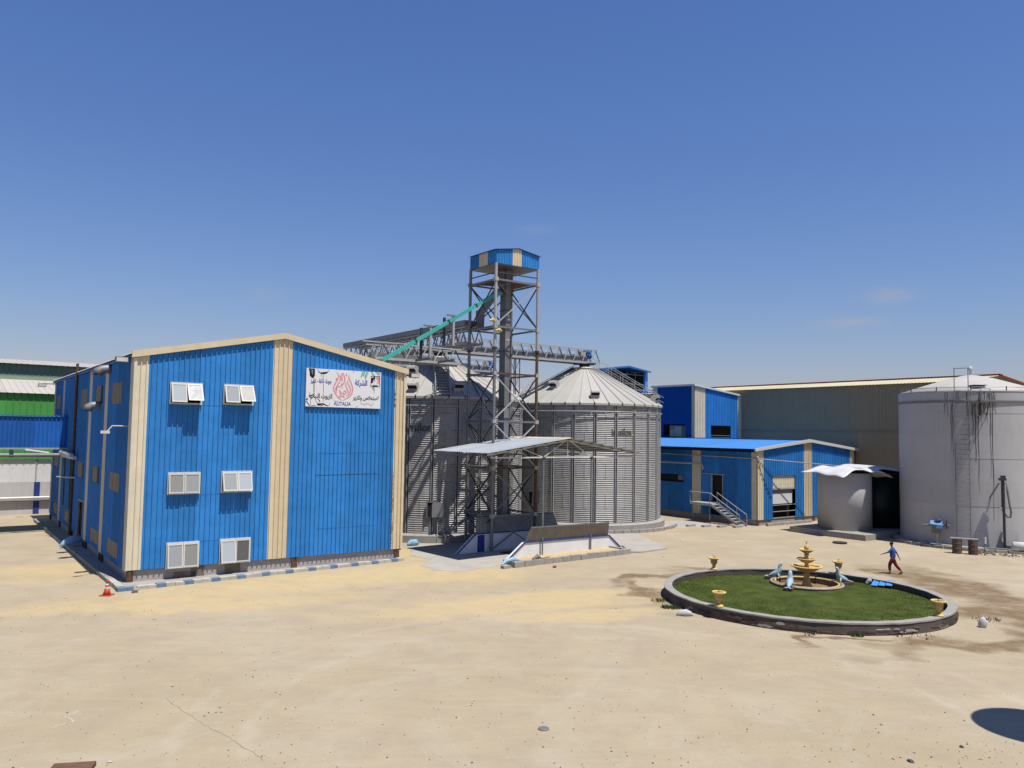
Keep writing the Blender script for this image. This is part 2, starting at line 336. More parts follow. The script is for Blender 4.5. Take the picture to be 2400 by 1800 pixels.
def copy_tree(o, parent=None):
    c = o.copy(); COL.objects.link(c)
    if parent: c.parent = parent
    for ch in list(o.children): copy_tree(ch, c)
    return c
def bar(parent, name, p0, p1, w, m, h=None, k=None): return MB().beam(p0, p1, w, h).build(name, m, parent)
def rod(parent, name, p0, p1, r, m, n=8): return MB().tube(p0, p1, r, n).build(name, m, parent, smooth=False)
FR = radians(35.9)          # the works stand on one grid turned by this angle
U2 = Vector((cos(FR), sin(FR), 0)); V2 = Vector((-sin(FR), cos(FR), 0))

def ribsheet(b, a0, a1, lo, hi, mp_, pitch=.25, dep=.06, holes=(), wid=.04, k=None):
    """trapezoidal ribbed sheet: runs along a, spans lo(a)..hi(a); mp_(a, b, depth) places it"""
    if not callable(lo): lo_ = lo; lo = lambda a: lo_
    if not callable(hi): hi_ = hi; hi = lambda a: hi_
    pts = {a0: 0., a1: 0.}
    i = math.floor(a0 / pitch)
    def depth(a):
        q = (a / pitch) % 1; d = min(q, 1 - q) * pitch
        return dep if d < wid * .5 else dep * max(0, 1 - (d - wid * .5) / (wid * .5))
    c = i * pitch
    while c < a1 + pitch:
        for e in (-wid, -wid * .5, wid * .5, wid):
            if a0 < c + e < a1: pts[c + e] = 0
        c += pitch
    for h in holes:
        for e in h[:2]:
            if a0 < e < a1: pts[e] = 0
    xs = sorted(pts)
    for x0, x1 in zip(xs, xs[1:]):
        if x1 - x0 < 1e-5: continue
        xm = (x0 + x1) / 2; spans = [(lo(x0), lo(x1), hi(x0), hi(x1))]
        for h in holes:
            if h[0] < xm < h[1]:
                ns = []
                for (l0, l1, h0, h1) in spans:
                    if l0 < h[2]: ns.append((l0, l1, min(h0, h[2]), min(h1, h[2])))
                    if h0 > h[3]: ns.append((max(l0, h[3]), max(l1, h[3]), h0, h1))
                spans = ns
        for (l0, l1, h0, h1) in spans:
            b.quad(mp_(x0, l0, depth(x0)), mp_(x1, l1, depth(x1)), mp_(x1, h1, depth(x1)), mp_(x0, h0, depth(x0)), k)
_var = {}
def shade(m, k):
    if not m.name.endswith('blue_paint'): return m
    key = (m.name, k)
    if key not in _var:
        c = m.copy(); c.name = m.name + '_batch'; _var[key] = c
        mul = (1.0, 1.10, .92, 1.05)[k]
        for n in c.node_tree.nodes:
            if n.type == 'MAP_RANGE' and abs(n.inputs[1].default_value - .3) < 1e-4: n.inputs[3].default_value *= mul; n.inputs[4].default_value *= mul
    return _var[key]
def clad(parent, a0, a1, lo, hi, mp_, col, step=1.0, **kw):
    """one object for each cladding sheet; col(a) picks the paint, edges holds paint changes"""
    cuts = kw.pop('cuts', ()); xs = [a0]; x = math.ceil(a0 / step + 1e-6) * step
    while x < a1 - 1e-4: xs.append(x); x += step
    xs.append(a1); xs = sorted(set([q for q in xs if all(abs(q - c) > .3 for c in cuts)] + [c for c in cuts if a0 < c < a1] + [a0, a1]))
    for p, q in zip(xs, xs[1:]):
        b = MB(); ribsheet(b, p, q, lo, hi, mp_, **kw)
        if b.f: b.build('wall_panel', shade(col((p + q) / 2), int(p * 7.3) % 4), parent)

# ------------------------------------------------------------------ setting
g = MB(); g.quad((-900, -300, 0), (900, -300, 0), (900, 1400, 0), (-900, 1400, 0)); g.build('ground', GROUND, kind='structure')
def flat(name, poly, z, m, **kw):
    b = MB(); n = len(poly); b.add([(x, y, z) for x, y in poly] + [(x, y, -.05) for x, y in poly],
        [tuple(range(n))] + [(i, (i + 1) % n, (i + 1) % n + n, i + n) for i in range(n)])
    return b.build(name, m, **kw)
def rough_poly(pts, amp=.12, step=.6):
    o = []
    for (a, b_), (c, d) in zip(pts, pts[1:] + pts[:1]):
        L_ = math.hypot(c - a, d - b_); n = max(1, int(L_ / step))
        for i in range(n):
            t = i / n; o.append((a + (c - a) * t + random.uniform(-amp, amp), b_ + (d - b_) * t + random.uniform(-amp, amp)))
    return o
flat('concrete_apron', rough_poly([(-6.9, 52.5), (-5.5, 56.6), (1.5, 62.8), (9.1, 67.5), (15.0, 70.2), (17.9, 67), (12.4, 63.9), (9.4, 61.0), (10.4, 55.0), (7.55, 52.6), (7.3, 51.0), (.4, 44.8), (-.33, 45.6), (-.7, 45.1), (-2.6, 43.1), (-4.0, 43.3), (-4.9, 45.1), (-4.5, 46.9), (-5.9, 48.2), (-5.9, 49.5)]), .012, SLAB, kind='structure')
flat('pavement', [(8.2, 57.2), (9.9, 56.2), (10.3, 52.6), (8.3, 50.8), (7.7, 50.8), (7.5, 53.6)], .10, SLAB, kind='structure')

# ------------------------------------------------------------------ blue hall (nearest building)
HW, HD, HE, HRZ = 14.5, 31.0, 10.98, 12.43
hall = thing('industrial_building', 'large blue ribbed-metal hall with cream corner strips and six white gable windows', 'building', (-18.06, 38.04, 0), FR)
gab = lambda u: HE + (HRZ - HE) * (1 - abs(u - HW / 2) / (HW / 2)) - .02
front = lambda a, b, d: (a, -d, b); left = lambda a, b, d: (-d, a, b); right = lambda a, b, d: (HW + d, a, b); back = lambda a, b, d: (a, HD + d, b)
WIN = [(1.57, 8.62, 3.10, 9.70), (4.13, 8.67, 5.67, 9.72), (1.63, 4.20, 3.17, 5.28), (4.18, 4.22, 5.74, 5.30), (1.70, .60, 3.24, 1.87), (4.22, .64, 5.78, 1.89)]
fholes = [(a + .05, c - .05, z0 + .05, z1 - .05) for a, z0, c, z1 in WIN]
clad(hall, 0, HW, .68, gab, front, lambda a: CREAM2 if a < .6 else CREAM if 6.68 < a < 7.72 or a > 13.9 else BLUE, holes=fholes, cuts=(.6, 6.68, 7.72, 13.9))
strips = [(0, .9), (6.85, 7.75), (12.45, 13.35), (18.55, 19.45), (24.9, 25.8), (30.3, 31)]
instrip = lambda a: any(p <= a <= q for p, q in strips)
SW = [(27.2, 29.6, 8.75, 9.8, 0), (14.4, 16.9, 8.7, 9.8, 0), (8.6, 11.0, 8.75, 9.8, 1), (3.0, 5.7, 8.65, 9.75, 0), (26.8, 29.4, 4.4, 5.2, 0), (14.3, 16.8, 4.25, 5.15, 1),
      (8.6, 11.0, 4.25, 5.15, 1), (2.7, 5.4, 4.15, 5.1, 0), (26, 28.3, .9, 1.65, 0), (20, 22.2, .88, 1.6, 0), (8.0, 10.8, .88, 1.64, 0), (2.4, 5.2, .88, 1.66, 0)]
sholes = [(a, b_, z0, z1) for a, b_, z0, z1, o in SW] + [(13.9, 15.9, .3, 2.75)]
clad(hall, 0, HD, .6, HE, left, lambda a: CREAM2 if instrip(a) else BLUE, holes=sholes, cuts=[q for s_ in strips for q in s_], step=2.0)
clad(hall, 0, HD, .6, HE, right, lambda a: CREAM if instrip(a) else BLUE, cuts=[q for s_ in strips for q in s_], step=4.0)
clad(hall, 0, HW, .6, gab, back, lambda a: BLUE, step=4.0)
for s in (0, 1):        # roof sheets
    for k in range(16):
        y0, y1 = -.12 + k * 1.95, -.12 + (k + 1) * 1.95
        def rm(a, b_, d, s=s):
            u = b_ if s == 0 else HW - b_
            return (u, a, HE + .05 + (HRZ - HE) * b_ / (HW / 2) + d)
        b = MB(); ribsheet(b, y0, y1, -.18, HW / 2, rm, pitch=.33, dep=.05); b.build('roof_sheet', PALER, hall)
b = MB(); b.box(HW / 2 - .25, -.14, HRZ + .03, HW / 2 + .25, HD + .14, HRZ + .13); b.build('ridge_cap', CREAM, hall)
for y in (-.17, HD + .05):   # gable verge trim
    b = MB()
    b.prism([(-.2, HE - .20), (HW / 2, HRZ - .14), (HW + .2, HE - .20), (HW + .2, HE + .12), (HW / 2, HRZ + .16), (-.2, HE + .12)], y, y + .12); b.build('verge_trim', CREAM, hall)
b = MB(); b.box(-.08, -.085, .69, .06, .06, HE - .2); b.build('corner_trim', CREAM2, hall)
b = MB(); b.box(HW - .06, -.085, .69, HW + .08, .06, HE - .2); b.build('corner_trim', CREAM, hall)
b = MB(); b.box(-.14, .12, HE - .16, -.03, HD - .1, HE - .04); b.build('eave_gutter', BLUE2, hall)
b = MB()                # plinth with stepped top course
b.box(.08, .12, 0, HW - .08, .3, .66); b.box(.1, .3, 0, .3, HD - .1, .58); b.box(HW - .3, .3, 0, HW - .1, HD - .1, .58); b.box(.3, HD - .3, 0, HW - .3, HD - .12, .58)
b.build('plinth', PLINTH, hall)
for u in (.0, 8.05, 14.15):
    b = MB(); b.box(u + (.02 if u == 0 else 0), .03, 0, u + .3, .11, .67); b.build('column_foot', RUST, hall)
PATCH = mat('plinth_patch', (.24, .19, .15), .9, 0, .25, 4, bump=.3)
for u, ww in ((1.95, 1.0), (2.75, .62), (4.4, .75)):
    b = MB(); b.box(u + .2, .085, .05 if ww == 1. else .12, u + .2 + ww, .115, .6 if ww != 1. else .4); b.build('plinth_patch', PATCH, hall)
for v in (6.9, 12.6, 18.7, 25, 30.6, 13.2, 7.6):
    b = MB(); b.box(-.02, v, 0, .09, v + .22, .6); b.build('column_foot', STEELD, hall)

def sash(parent, x0, x1, z0, z1, y, ang, pane):
    """top-hung casement swung out by ang degrees; frame bars and a pane"""
    a = radians(ang); H_ = z1 - z0
    def P(x, h, dep): return (x, y - h * sin(a) - dep * cos(a), z1 - h * cos(a) + dep * sin(a) * 0)
    b = MB(); t = .065
    for (xa, xb, ha, hb) in ((x0, x1, 0, t), (x0, x1, H_ - t, H_), (x0, x0 + t, t, H_ - t), (x1 - t, x1, t, H_ - t)):
        b.add([P(xa, ha, 0), P(xb, ha, 0), P(xb, hb, 0), P(xa, hb, 0), P(xa, ha, .05), P(xb, ha, .05), P(xb, hb, .05), P(xa, hb, .05)],
              [(0, 1, 2, 3), (7, 6, 5, 4), (0, 4, 5, 1), (1, 5, 6, 2), (2, 6, 7, 3), (3, 7, 4, 0)])
    b.build('sash', WHITE, parent)
    b = MB(); b.add([P(x0 + t, t, .012), P(x1 - t, t, .012), P(x1 - t, H_ - t, .012), P(x0 + t, H_ - t, .012), P(x0 + t, t, .03), P(x1 - t, t, .03), P(x1 - t, H_ - t, .03), P(x0 + t, H_ - t, .03)],
        [(0, 1, 2, 3), (7, 6, 5, 4), (0, 4, 5, 1), (1, 5, 6, 2), (2, 6, 7, 3), (3, 7, 4, 0)])
    b.build('pane', pane, parent)
for i, (a, z0, c, z1) in enumerate(WIN):
    b = MB(); y0, y1 = -.14, .06; t = .075
    b.box(a, y0, z1 - t, c, y1, z1); b.box(a, y0, z0, c, y1, z0 + t); b.box(a, y0, z0 + t, a + t, y1, z1 - t); b.box(c - t, y0, z0 + t, c, y1, z1 - t)
    b.box((a + c) / 2 - .035, y0 + .05, z0 + t, (a + c) / 2 + .035, y1, z1 - t)
    fr = b.build('window', WHITE, hall)
    m_ = (a + c) / 2; an = [(17, 31), (20, 31), (6, 4), (16, 15), (6, 3), (10, 1)][i]
    sash(fr, a + t * .6, m_ - .01, z0 + .06, z1 - .06, y0 - .01, an[0], (PANE2, PANE, PANE3, PANE, PANE, PANE2)[i])
    sash(fr, m_ + .01, c - t * .6, z0 + .06, z1 - .06, y0 - .01, an[1], (PANE, PANE3, PANE, PANE2, PANE3, PANED)[i])
for (a, b_, z0, z1, o) in SW:
    b = MB(); e = b_ - (.8 if o else 0)
    a2 = a + (.8 if o else 0)
    n = 5
    for k in range(n):
        b.box(-.035 - (k % 2) * .012, a2 + (b_ - a2) * k / n, z0, .04, a2 + (b_ - a2) * (k + 1) / n - .01, z1)
    b.box(-.05, a - .04, z0 - .04, .05, a, z1 + .04); b.box(-.05, b_, z0 - .04, .05, b_ + .04, z1 + .04)
    w_ = b.build('louvred_window', PANEL_B, hall)
    if o:
        b = MB(); b.box(.1, a - .1, z0 - .1, .12, a + .9, z1 + .1); b.build('dark_opening', DARK, w_)
b = MB(); b.box(.10, 13.8, .2, .16, 16.0, 2.85); d_ = b.build('door', DARK, hall)
b = MB(); b.box(-.06, 13.8, .3, .06, 13.9, 2.85); b.box(-.06, 15.9, .3, .06, 16.0, 2.85); b.box(-.06, 13.8, 2.75, .06, 16.0, 2.85); b.build('door_frame', STEEL, hall)
b = MB(); b.box(-.55, 13.8, 0, -.02, 16.0, .3); b.build('door_step', CONC, hall)
for (v, z, r) in ((6.3, 10.55, .24), (9.2, 8.65, .22)):
    b = MB(); b.sweep([(.1, v, z), (-.25, v, z + .02), (-.5, v, z - .02), (-.66, v, z - .12), (-.72, v, z - .28)], [r, r, r * 1.02, r * 1.08, r * 1.15], 14)
    du = b.build('vent_duct', STEEL, hall, smooth=True)
    b = MB(); b.lathe([(r * 1.02, 0), (r * 1.02, .02)], 14, c=(-.725, v, z - .30)); b.build('duct_mouth', DARK, du)
rod(hall, 'downpipe', (-.16, 18.3, .3), (-.16, 18.3, 11.6), .09, RUST)
rod(hall, 'conduit', (-.1, 17.4, 4.1), (-.9, 19.6, 4.05), .05, STEELL)
b = MB()
for v in (19.6, 22.6):
    b.tube((-.12, v, 1.9), (-.12, v, 5.4), .04)
b.build('cable', STEELD, hall)
# joint lines pressed along the gable where patched sheets overlap
for (a, c, z) in ((9.2, 13.0, 5.02), (9.3, 12.9, 2.1), (9.3, 12.9, 6.2), (3.2, 4.2, 9.1 - .5), (3.25, 4.2, 4.15), (3.3, 4.2, 1.85)):
    b = MB(); ribsheet(b, a, c, z - (.03 if z == 5.02 else .016), z, lambda q, r, d: (q, -d - .006 + .0, r + .012 * sin(q * 1.7)))
    b.build('sheet_joint', STEELD if z == 5.02 else BLUE2, hall)

random.seed(4); b = MB(); z = .8
while z < 5.2:
    h = random.uniform(.08, .35); ww = random.uniform(.02, .10); b.quad((13.86 - ww * .3, -.067, z), (13.86 + ww, -.067, z + .02), (13.86 + ww * random.uniform(.3, 1), -.067, z + h), (13.86 - ww * .3, -.067, z + h)); z += h + random.uniform(.0, .12)
b.build('rust_stain', mat('rust_smear', (.34, .24, .16), .9, 0, .3, 6), hall)
b = MB(); z = 9.0
while z < 9.9: b.quad((13.88, -.067, z), (14.0, -.067, z), (13.97, -.067, z + .25), (13.86, -.067, z + .25)); z += .3
b.build('rust_stain', mat('pale_smear', (.52, .42, .3), .9, 0, .3, 6), hall)
def floodlight(u, v, z, dx, dy, label):
    t = thing('floodlight', label, 'floodlight', tuple(Vector((-18.06, 38.04, z)) + U2 * u + V2 * v), FR, 'floodlights on the corners of the blue hall')
    bar(t, 'bracket', (0, 0, .12), (dx, dy, .12), .06, STEELD)
    b = MB(); b.box(dx - .28, dy - .16, -.14, dx + .28, dy + .12, .12); h_ = b.build('lamp_housing', STEEL, t)
    b = MB(); b.box(dx - .24, dy - .175, -.11, dx + .24, dy - .16, .08); b.build('lens', WHITE, h_)
floodlight(-.05, 1.0, 10.72, -.45, -.25, 'rectangular floodlight on the near left eave corner of the blue hall')
floodlight(-.05, 30.6, 10.6, -.95, 0, 'rectangular floodlight on an arm at the far left corner of the blue hall')
floodlight(14.55, -.05, 10.75, .55, 0, 'rectangular floodlight at the right eave of the blue hall beside the silo')
t = thing('security_camera', 'small white security camera on a thin arm near the shaded corner of the blue hall', 'camera', tuple(Vector((-18.06, 38.04, 7.4)) + V2 * 1.0), FR)
rod(t, 'arm', (0, 0, .1), (-.75, -.1, .1), .03, WHITE); rod(t, 'arm', (-.75, -.1, .1), (-.95, -.1, -.15), .03, WHITE)
b = MB(); b.box(-1.25, -.17, -.27, -.85, -.03, -.13); b.build('camera_body', WHITE, t)

# sign board -----------------------------------------------------------------
SGW, SGH = 4.45, 2.08
sign = thing('sign_board', 'white company sign with Arabic lettering and red emblem high on the blue gable', 'sign', tuple(Vector((-18.06, 38.04, 8.72)) + U2 * 8.47 - V2 * .10), FR)
b = MB(); b.box(0, -.04, 0, SGW, .06, SGH); b.build('panel', SIGNW, sign)
def sg(x, y):
    s = (x - 255) / 1752; return s * SGW, (1 - (y - (215 + 110 * s)) / (880 - 60 * s)) * SGH
def ribbon(b, pts, wd, y=-.043, k=None, taper=True):
    P = [Vector((*sg(*p), 0)) for p in pts]; w0 = wd / 394
    # smooth once
    Q = [P[0]]
    for a, c in zip(P, P[1:]): Q += [a * .7 + c * .3, a * .3 + c * .7]
    Q.append(P[-1]); n = len(Q); L_, R_ = [], []
    for i, p in enumerate(Q):
        d = (Q[min(i + 1, n - 1)] - Q[max(i - 1, 0)]); d = d.normalized() if d.length > 1e-6 else Vector((1, 0, 0)); q = Vector((-d.y, d.x, 0))
        ww = w0 / 2 * (min(1, .35 + 4 * min(i, n - 1 - i) / n) if taper else 1); L_.append(p + q * ww); R_.append(p - q * ww)
    vs = [(p.x, y, p.y) for p in L_ + R_]
    b.add(vs, [(i, i + 1, n + i + 1, n + i) for i in range(n - 1)], k)
b = MB()   # emblem strokes, pink edging under red
strokes = [[(940, 310), (990, 400), (980, 450), (930, 540), (880, 640), (870, 700), (900, 770), (950, 850), (1030, 930), (1080, 960)],
 [(1230, 370), (1220, 440), (1270, 540), (1320, 650), (1325, 740), (1290, 840), (1200, 910), (1100, 955)], [(1010, 370), (1040, 450), (1010, 540), (950, 640), (920, 720), (950, 790)],
 [(1070, 330), (1060, 420), (1075, 530)], [(1080, 330), (1130, 430), (1135, 520), (1090, 600), (1010, 660), (980, 640)], [(1160, 340), (1175, 410)], [(1190, 490), (1200, 570), (1260, 660), (1275, 740), (1240, 820), (1180, 860)],
 [(1150, 560), (1160, 650), (1215, 730), (1210, 800)], [(920, 480), (960, 450), (930, 500)], [(1020, 700), (1030, 800), (1050, 850)], [(1060, 690), (1090, 670)], [(1040, 760), (1100, 830), (1160, 820), (1170, 750), (1120, 740), (1110, 800)], [(1000, 880), (1080, 860), (1150, 890)], [(960, 640), (940, 700), (960, 740)], [(1050, 560), (1080, 620)]]
for s_ in strokes: ribbon(b, s_, 40, -.0425, 0)
for s_ in strokes: ribbon(b, s_, 17, -.0435, 1)
b.build('emblem', [INKP, INKR], sign)
b = MB()   # glassware drawing on the left
def disc(b, pts, y=-.0425, k=None): b.add([(*(lambda q: (q[0], y, q[1]))(sg(*p)),) for p in pts], [tuple(range(len(pts)))], k)
disc(b, [(300, 225), (440, 235), (445, 390), (410, 455), (385, 450), (330, 400), (320, 300)], -.0424, 0)
disc(b, [(360, 250), (395, 260), (400, 380), (370, 330)], -.0434, 1)
disc(b, [(500, 300), (560, 320), (750, 300), (700, 350), (640, 362), (580, 355)], -.0424, 0)
ribbon(b, [(500, 235), (515, 290), (580, 345)], 10, k=0); ribbon(b, [(770, 240), (750, 300), (690, 350)], 8, k=0)
for q in ([(415, 450), (425, 600), (420, 800)], [(435, 450), (440, 600), (440, 800)], [(630, 360), (640, 600), (650, 820)], [(590, 360), (600, 430)], [(650, 820), (645, 1020)], [(355, 900), (365, 1080)], [(465, 920), (500, 1010), (560, 1060)]): ribbon(b, q, 9, k=0)
for q in ([(255, 985), (290, 1000), (350, 1090)], [(330, 870), (400, 830), (440, 880)], [(270, 930), (300, 910)], [(500, 1040), (600, 1030), (720, 1070), (760, 1085)], [(520, 920), (560, 960), (575, 1000)]): ribbon(b, q, 20, k=0)
disc(b, [(265, 915), (300, 910), (300, 955), (265, 965)], -.0424, 0); disc(b, [(510, 1040), (650, 1020), (740, 1070), (640, 1060), (560, 1080), (520, 1075)], -.0424, 0)
disc(b, [(600, 1055), (660, 1040), (640, 1090), (590, 1085)], -.0434, 1); ribbon(b, [(360, 1082), (500, 1078)], 14, k=0)
b.build('glass_drawing', [INKK, INKG], sign)
b = MB()   # leaves and droplets
for q in ([(1330, 290), (1360, 300), (1320, 350)], [(1540, 295), (1560, 300), (1600, 420), (1560, 400), (1500, 450)], [(1560, 300), (1620, 300), (1600, 400)], [(1640, 300), (1700, 320), (1620, 500), (1600, 440)], [(1750, 315), (1800, 320), (1850, 400), (1800, 395)], [(1860, 320), (2000, 335), (1960, 400), (1900, 360)], [(1770, 660), (1850, 660), (1860, 700), (1850, 830), (1820, 720)]): disc(b, q, -.0422, 0)
for q in ([(880, 920), (890, 960), (940, 980), (1010, 975)], [(1510, 980), (1540, 1030), (1610, 1050), (1700, 1030), (1720, 1000)], [(1720, 1030), (1760, 1080), (1820, 1060), (1830, 1000)], [(740, 1090), (800, 1060), (800, 1010)], [(1400, 1100), (1440, 1110), (1460, 1080)]): ribbon(b, q, 22, k=1)
b.build('leaf_drawing', [INKT, INKA], sign)
b = MB()   # square logo
ribbon(b, [(1762, 408), (1978, 415)], 16, -.0425, 0, False); ribbon(b, [(1755, 645), (1970, 650)], 16, -.0425, 0, False); ribbon(b, [(1765, 405), (1758, 648)], 16, -.0426, 0, False); ribbon(b, [(1975, 412), (1968, 652)], 16, -.0426, 0, False)
disc(b, [(1770, 450), (1860, 415), (1865, 490), (1800, 560), (1768, 570)], -.0428, 0); disc(b, [(1870, 460), (1900, 430), (1970, 430), (1968, 560), (1900, 600), (1930, 520)], -.0428, 1)
for q in ([(1790, 560), (1870, 600)], [(1800, 530), (1870, 510), (1940, 530)], [(1810, 510), (1865, 470), (1920, 500)], [(1800, 560), (1870, 545), (1945, 555)]): ribbon(b, q, 9, -.0436, 2)
disc(b, [(1800, 612), (1925, 616), (1922, 640), (1798, 636)], -.043, 0)
b.build('logo', [INKK, INKR, SIGNW], sign)
def text_mesh(body, x0, x1, z0, z1, bold=0):
    c = bpy.data.curves.new('lettering', 'FONT'); c.body = body; c.size = 1; c.offset = bold; c.resolution_u = 3
    o = bpy.data.objects.new('lettering_tmp', c); COL.objects.link(o)
    bpy.context.view_layer.update()
    me = bpy.data.meshes.new_from_object(o.evaluated_get(bpy.context.evaluated_depsgraph_get()))
    bpy.data.objects.remove(o); bpy.data.curves.remove(c)
    xs = [v.co.x for v in me.vertices]; ys = [v.co.y for v in me.vertices]
    if not xs: return me
    ax, bx, ay, by = min(xs), max(xs), min(ys), max(ys)
    for v in me.vertices:
        v.co = (x0 + (v.co.x - ax) / (bx - ax) * (x1 - x0), 0, z0 + (v.co.y - ay) / (by - ay) * (z1 - z0))
    return me
def sign_text(body, x0, y0, x1, y1, m, bold=.01):
    (a, _), (c, _) = sg(x0, 600), sg(x1, 600); z1 = sg((x0 + x1) / 2, y0)[1]; z0 = sg((x0 + x1) / 2, y1)[1]
    me = text_mesh(body, a, c, z0, z1, bold); me.materials.clear(); me.materials.append(m)
    for v in me.vertices: v.co.y = -.0445
    o = bpy.data.objects.new('lettering', me); COL.objects.link(o); o.parent = sign
sign_text('\uFE94\uFEDB\uFEAE\uFEB8\uFEDF\uFE8D', 1375, 490, 1670, 660, INKB, .035)
sign_text('\uFEAE\uFEF3\uFEAE\uFEDC\uFE97\uFEED \uFEB9\uFEFC\uFEA8\uFE98\uFEB3\uFEFB', 1335, 850, 1965, 975, INKK, .03)
sign_text('\uFE94\uFEF4\uFE97\uFE8E\uFE92\uFEE8\uFEDF\uFE8D \uFE95\uFEEE\uFEF3\uFEB0\uFEDF\uFE8D', 318, 795, 850, 945, INKK, .03)
sign_text('\uFEB0\uFEF4\uFEE4\uFE97 - \uFE94\uFED8\uFE9B - \uFE93\uFEA9\uFEEE\uFE9F', 350, 455, 825, 600, INKB, .03)
sign_text('ALITALIA', 885, 990, 1290, 1075, INKB, .015)

# painted kerb and its corner, cone ------------------------------------------
kerb = thing('painted_kerb', 'low concrete kerb painted in blue and white blocks along the foot of the blue hall', 'kerb', (-18.06, 38.04, 0), FR)
p0, p1 = Vector((-.62, -1.5, 0)), Vector((14.6, -.32, 0)); n = 36
for i in range(n):
    a, c = p0.lerp(p1, i / n), p0.lerp(p1, (i + 1) / n); d = (c - a).normalized() * .006; q = Vector((-d.y, d.x, 0)).normalized() * .34
    b = MB(); z = .17 + random.uniform(-.012, .012)
    j = Vector((0, random.uniform(-.012, .012), 0)); P = [a + d + j, c - d + j, c - d + q, a + d + q]
    b.add([(*p.xy, -.02) for p in P] + [(*p.xy, z) for p in P], [(0, 1, 5, 4), (1, 2, 6, 5), (2, 3, 7, 6), (3, 0, 4, 7), (4, 5, 6, 7)])
    b.build('kerb_block', KBLUE if i % 3 == 1 or i == 0 else KWHITE, kerb)
for i in range(30):
    v = -1.14 + i * 1.07; b = MB(); x = -.62 - i * .016
    b.box(x + random.uniform(-.01, .01), v, -.02, x + .3, v + 1.06, .2 + random.uniform(-.01, .01)); b.build('kerb_block', KWHITE if i < 2 else CONC, kerb)
flat('walkway_slab', [tuple((Vector((-18.06, 38.04, 0)) + U2 * a + V2 * c).xy) for a, c in ((-.6, -1.3), (14.4, -.1), (14.4, .2), (.2, .2), (.2, 30.9), (-.9, 30.9))], .12, SLAB, kind='structure')
cone = thing('traffic_cone', 'orange traffic cone with two pale collars near the kerb corner of the blue hall', 'traffic cone', (-17.8, 35.75, 0))
b = MB(); b.box(-.24, -.24, 0, .24, .24, .04); b.build('base', ORANGE, cone)
b = MB(); b.lathe([(.17, .04), (.12, .22), (.105, .28)], 20); b.lathe([(.085, .36), (.075, .42)], 20); b.lathe([(.055, .52), (.035, .66), (.03, .67)], 20); b.build('cone_body', ORANGE, cone, smooth=True)
b = MB(); b.lathe([(.108, .28), (.086, .36)], 20); b.lathe([(.077, .42), (.056, .52)], 20); b.build('collar', CREFL, cone, smooth=True)
st = MB(); st.sweep([(-.1, 0, .08), (0, 0, .14), (.16, .03, .1)], [.08, .17, .05], 7)
st.build('rubble_lump', CONC, None, label='grey broken concrete lump in front of the kerb corner of the blue hall', cat='stone', loc=(-16.9, 36.45, 0))

# blue bridge on the left ------------------------------------------------------
br = thing('enclosed_bridge', 'bright blue ribbed enclosed bridge running left from the blue hall above the yard', 'bridge', tuple(Vector((-18.06, 38.04, 0)) + V2 * 22.3), FR)
clad(br, -30, -.03, 5.93, 8.05, lambda a, b_, d: (a, -d, b_), lambda a: BLUE2, step=1.05, pitch=.262)
clad(br, -30, -.03, 5.93, 8.05, lambda a, b_, d: (a, 2.6 + d, b_), lambda a: BLUE2, step=6)
b = MB(); b.box(-30, 0, 5.86, -.03, 2.6, 5.92); b.build('deck', STEEL, br)
for i in range(15):
    b = MB(); ribsheet(b, -30 + i * 2, -28 + i * 2 - (.03 if i == 14 else 0), -.12, 2.75, lambda a, c, d: (a, c, 8.07 + d + .08 * (c / 2.6)), pitch=.262, dep=.05); b.build('roof_sheet', BROOF, br)
b = MB(); b.box(-30, -.1, 5.80, -.03, -.02, 5.92); b.build('edge_beam', STEELL, br)
for u in (-28, -22, -15.5): bar(br, 'support_post', (u, 1.3, 0), (u, 1.3, 5.86), .3, STEEL)
pr = thing('pipe_rack', 'grey pipe and insulated pipe slung below the blue bridge', 'pipes', tuple(Vector((-18.06, 38.04, 0)) + V2 * 22.3), FR)
rod(pr, 'pipe', (-30, -.5, 5.42), (-.4, -.5, 5.42), .13, STEEL, 12)
rod(pr, 'pipe', (-.4, -.5, 5.42), (-.35, -6.2, 5.42), .12, INSUL, 12)
rod(pr, 'insulation', (-.55, -1.0, 5.62), (-.45, -3.2, 5.6), .14, INSUL, 12); rod(pr, 'insulation', (-.5, -3.4, 5.6), (-.42, -5.4, 5.55), .14, INSUL, 12)
rod(pr, 'pipe', (-2.6, -.35, 5.75), (-1.2, -.45, 5.55), .1, INSUL, 10)
for u in (-3.4, -9, -15, -21): b = MB(); b.box(u - .12, -.62, 5.28, u + .12, -.38, 5.80); b.build('hanger', STEELD, pr)
bs = MB(); random.seed(3)
bs.sweep([(-.75, 0, .05), (-.45, 0, .16), (0, .02, .30), (.5, 0, .26), (1.0, .05, .1), (1.3, .1, .03)], [.04, .22, .30, .28, .16, .02], 12)
bs.build('tarpaulin', PBLUE, None, smooth=True, label='crumpled pale blue plastic sheet lying in the shade beside the hall door', cat='tarpaulin', loc=tuple(Vector((-18.06, 38.04, .1)) + U2 * -.45 + V2 * 14.6), rz=FR + .35)

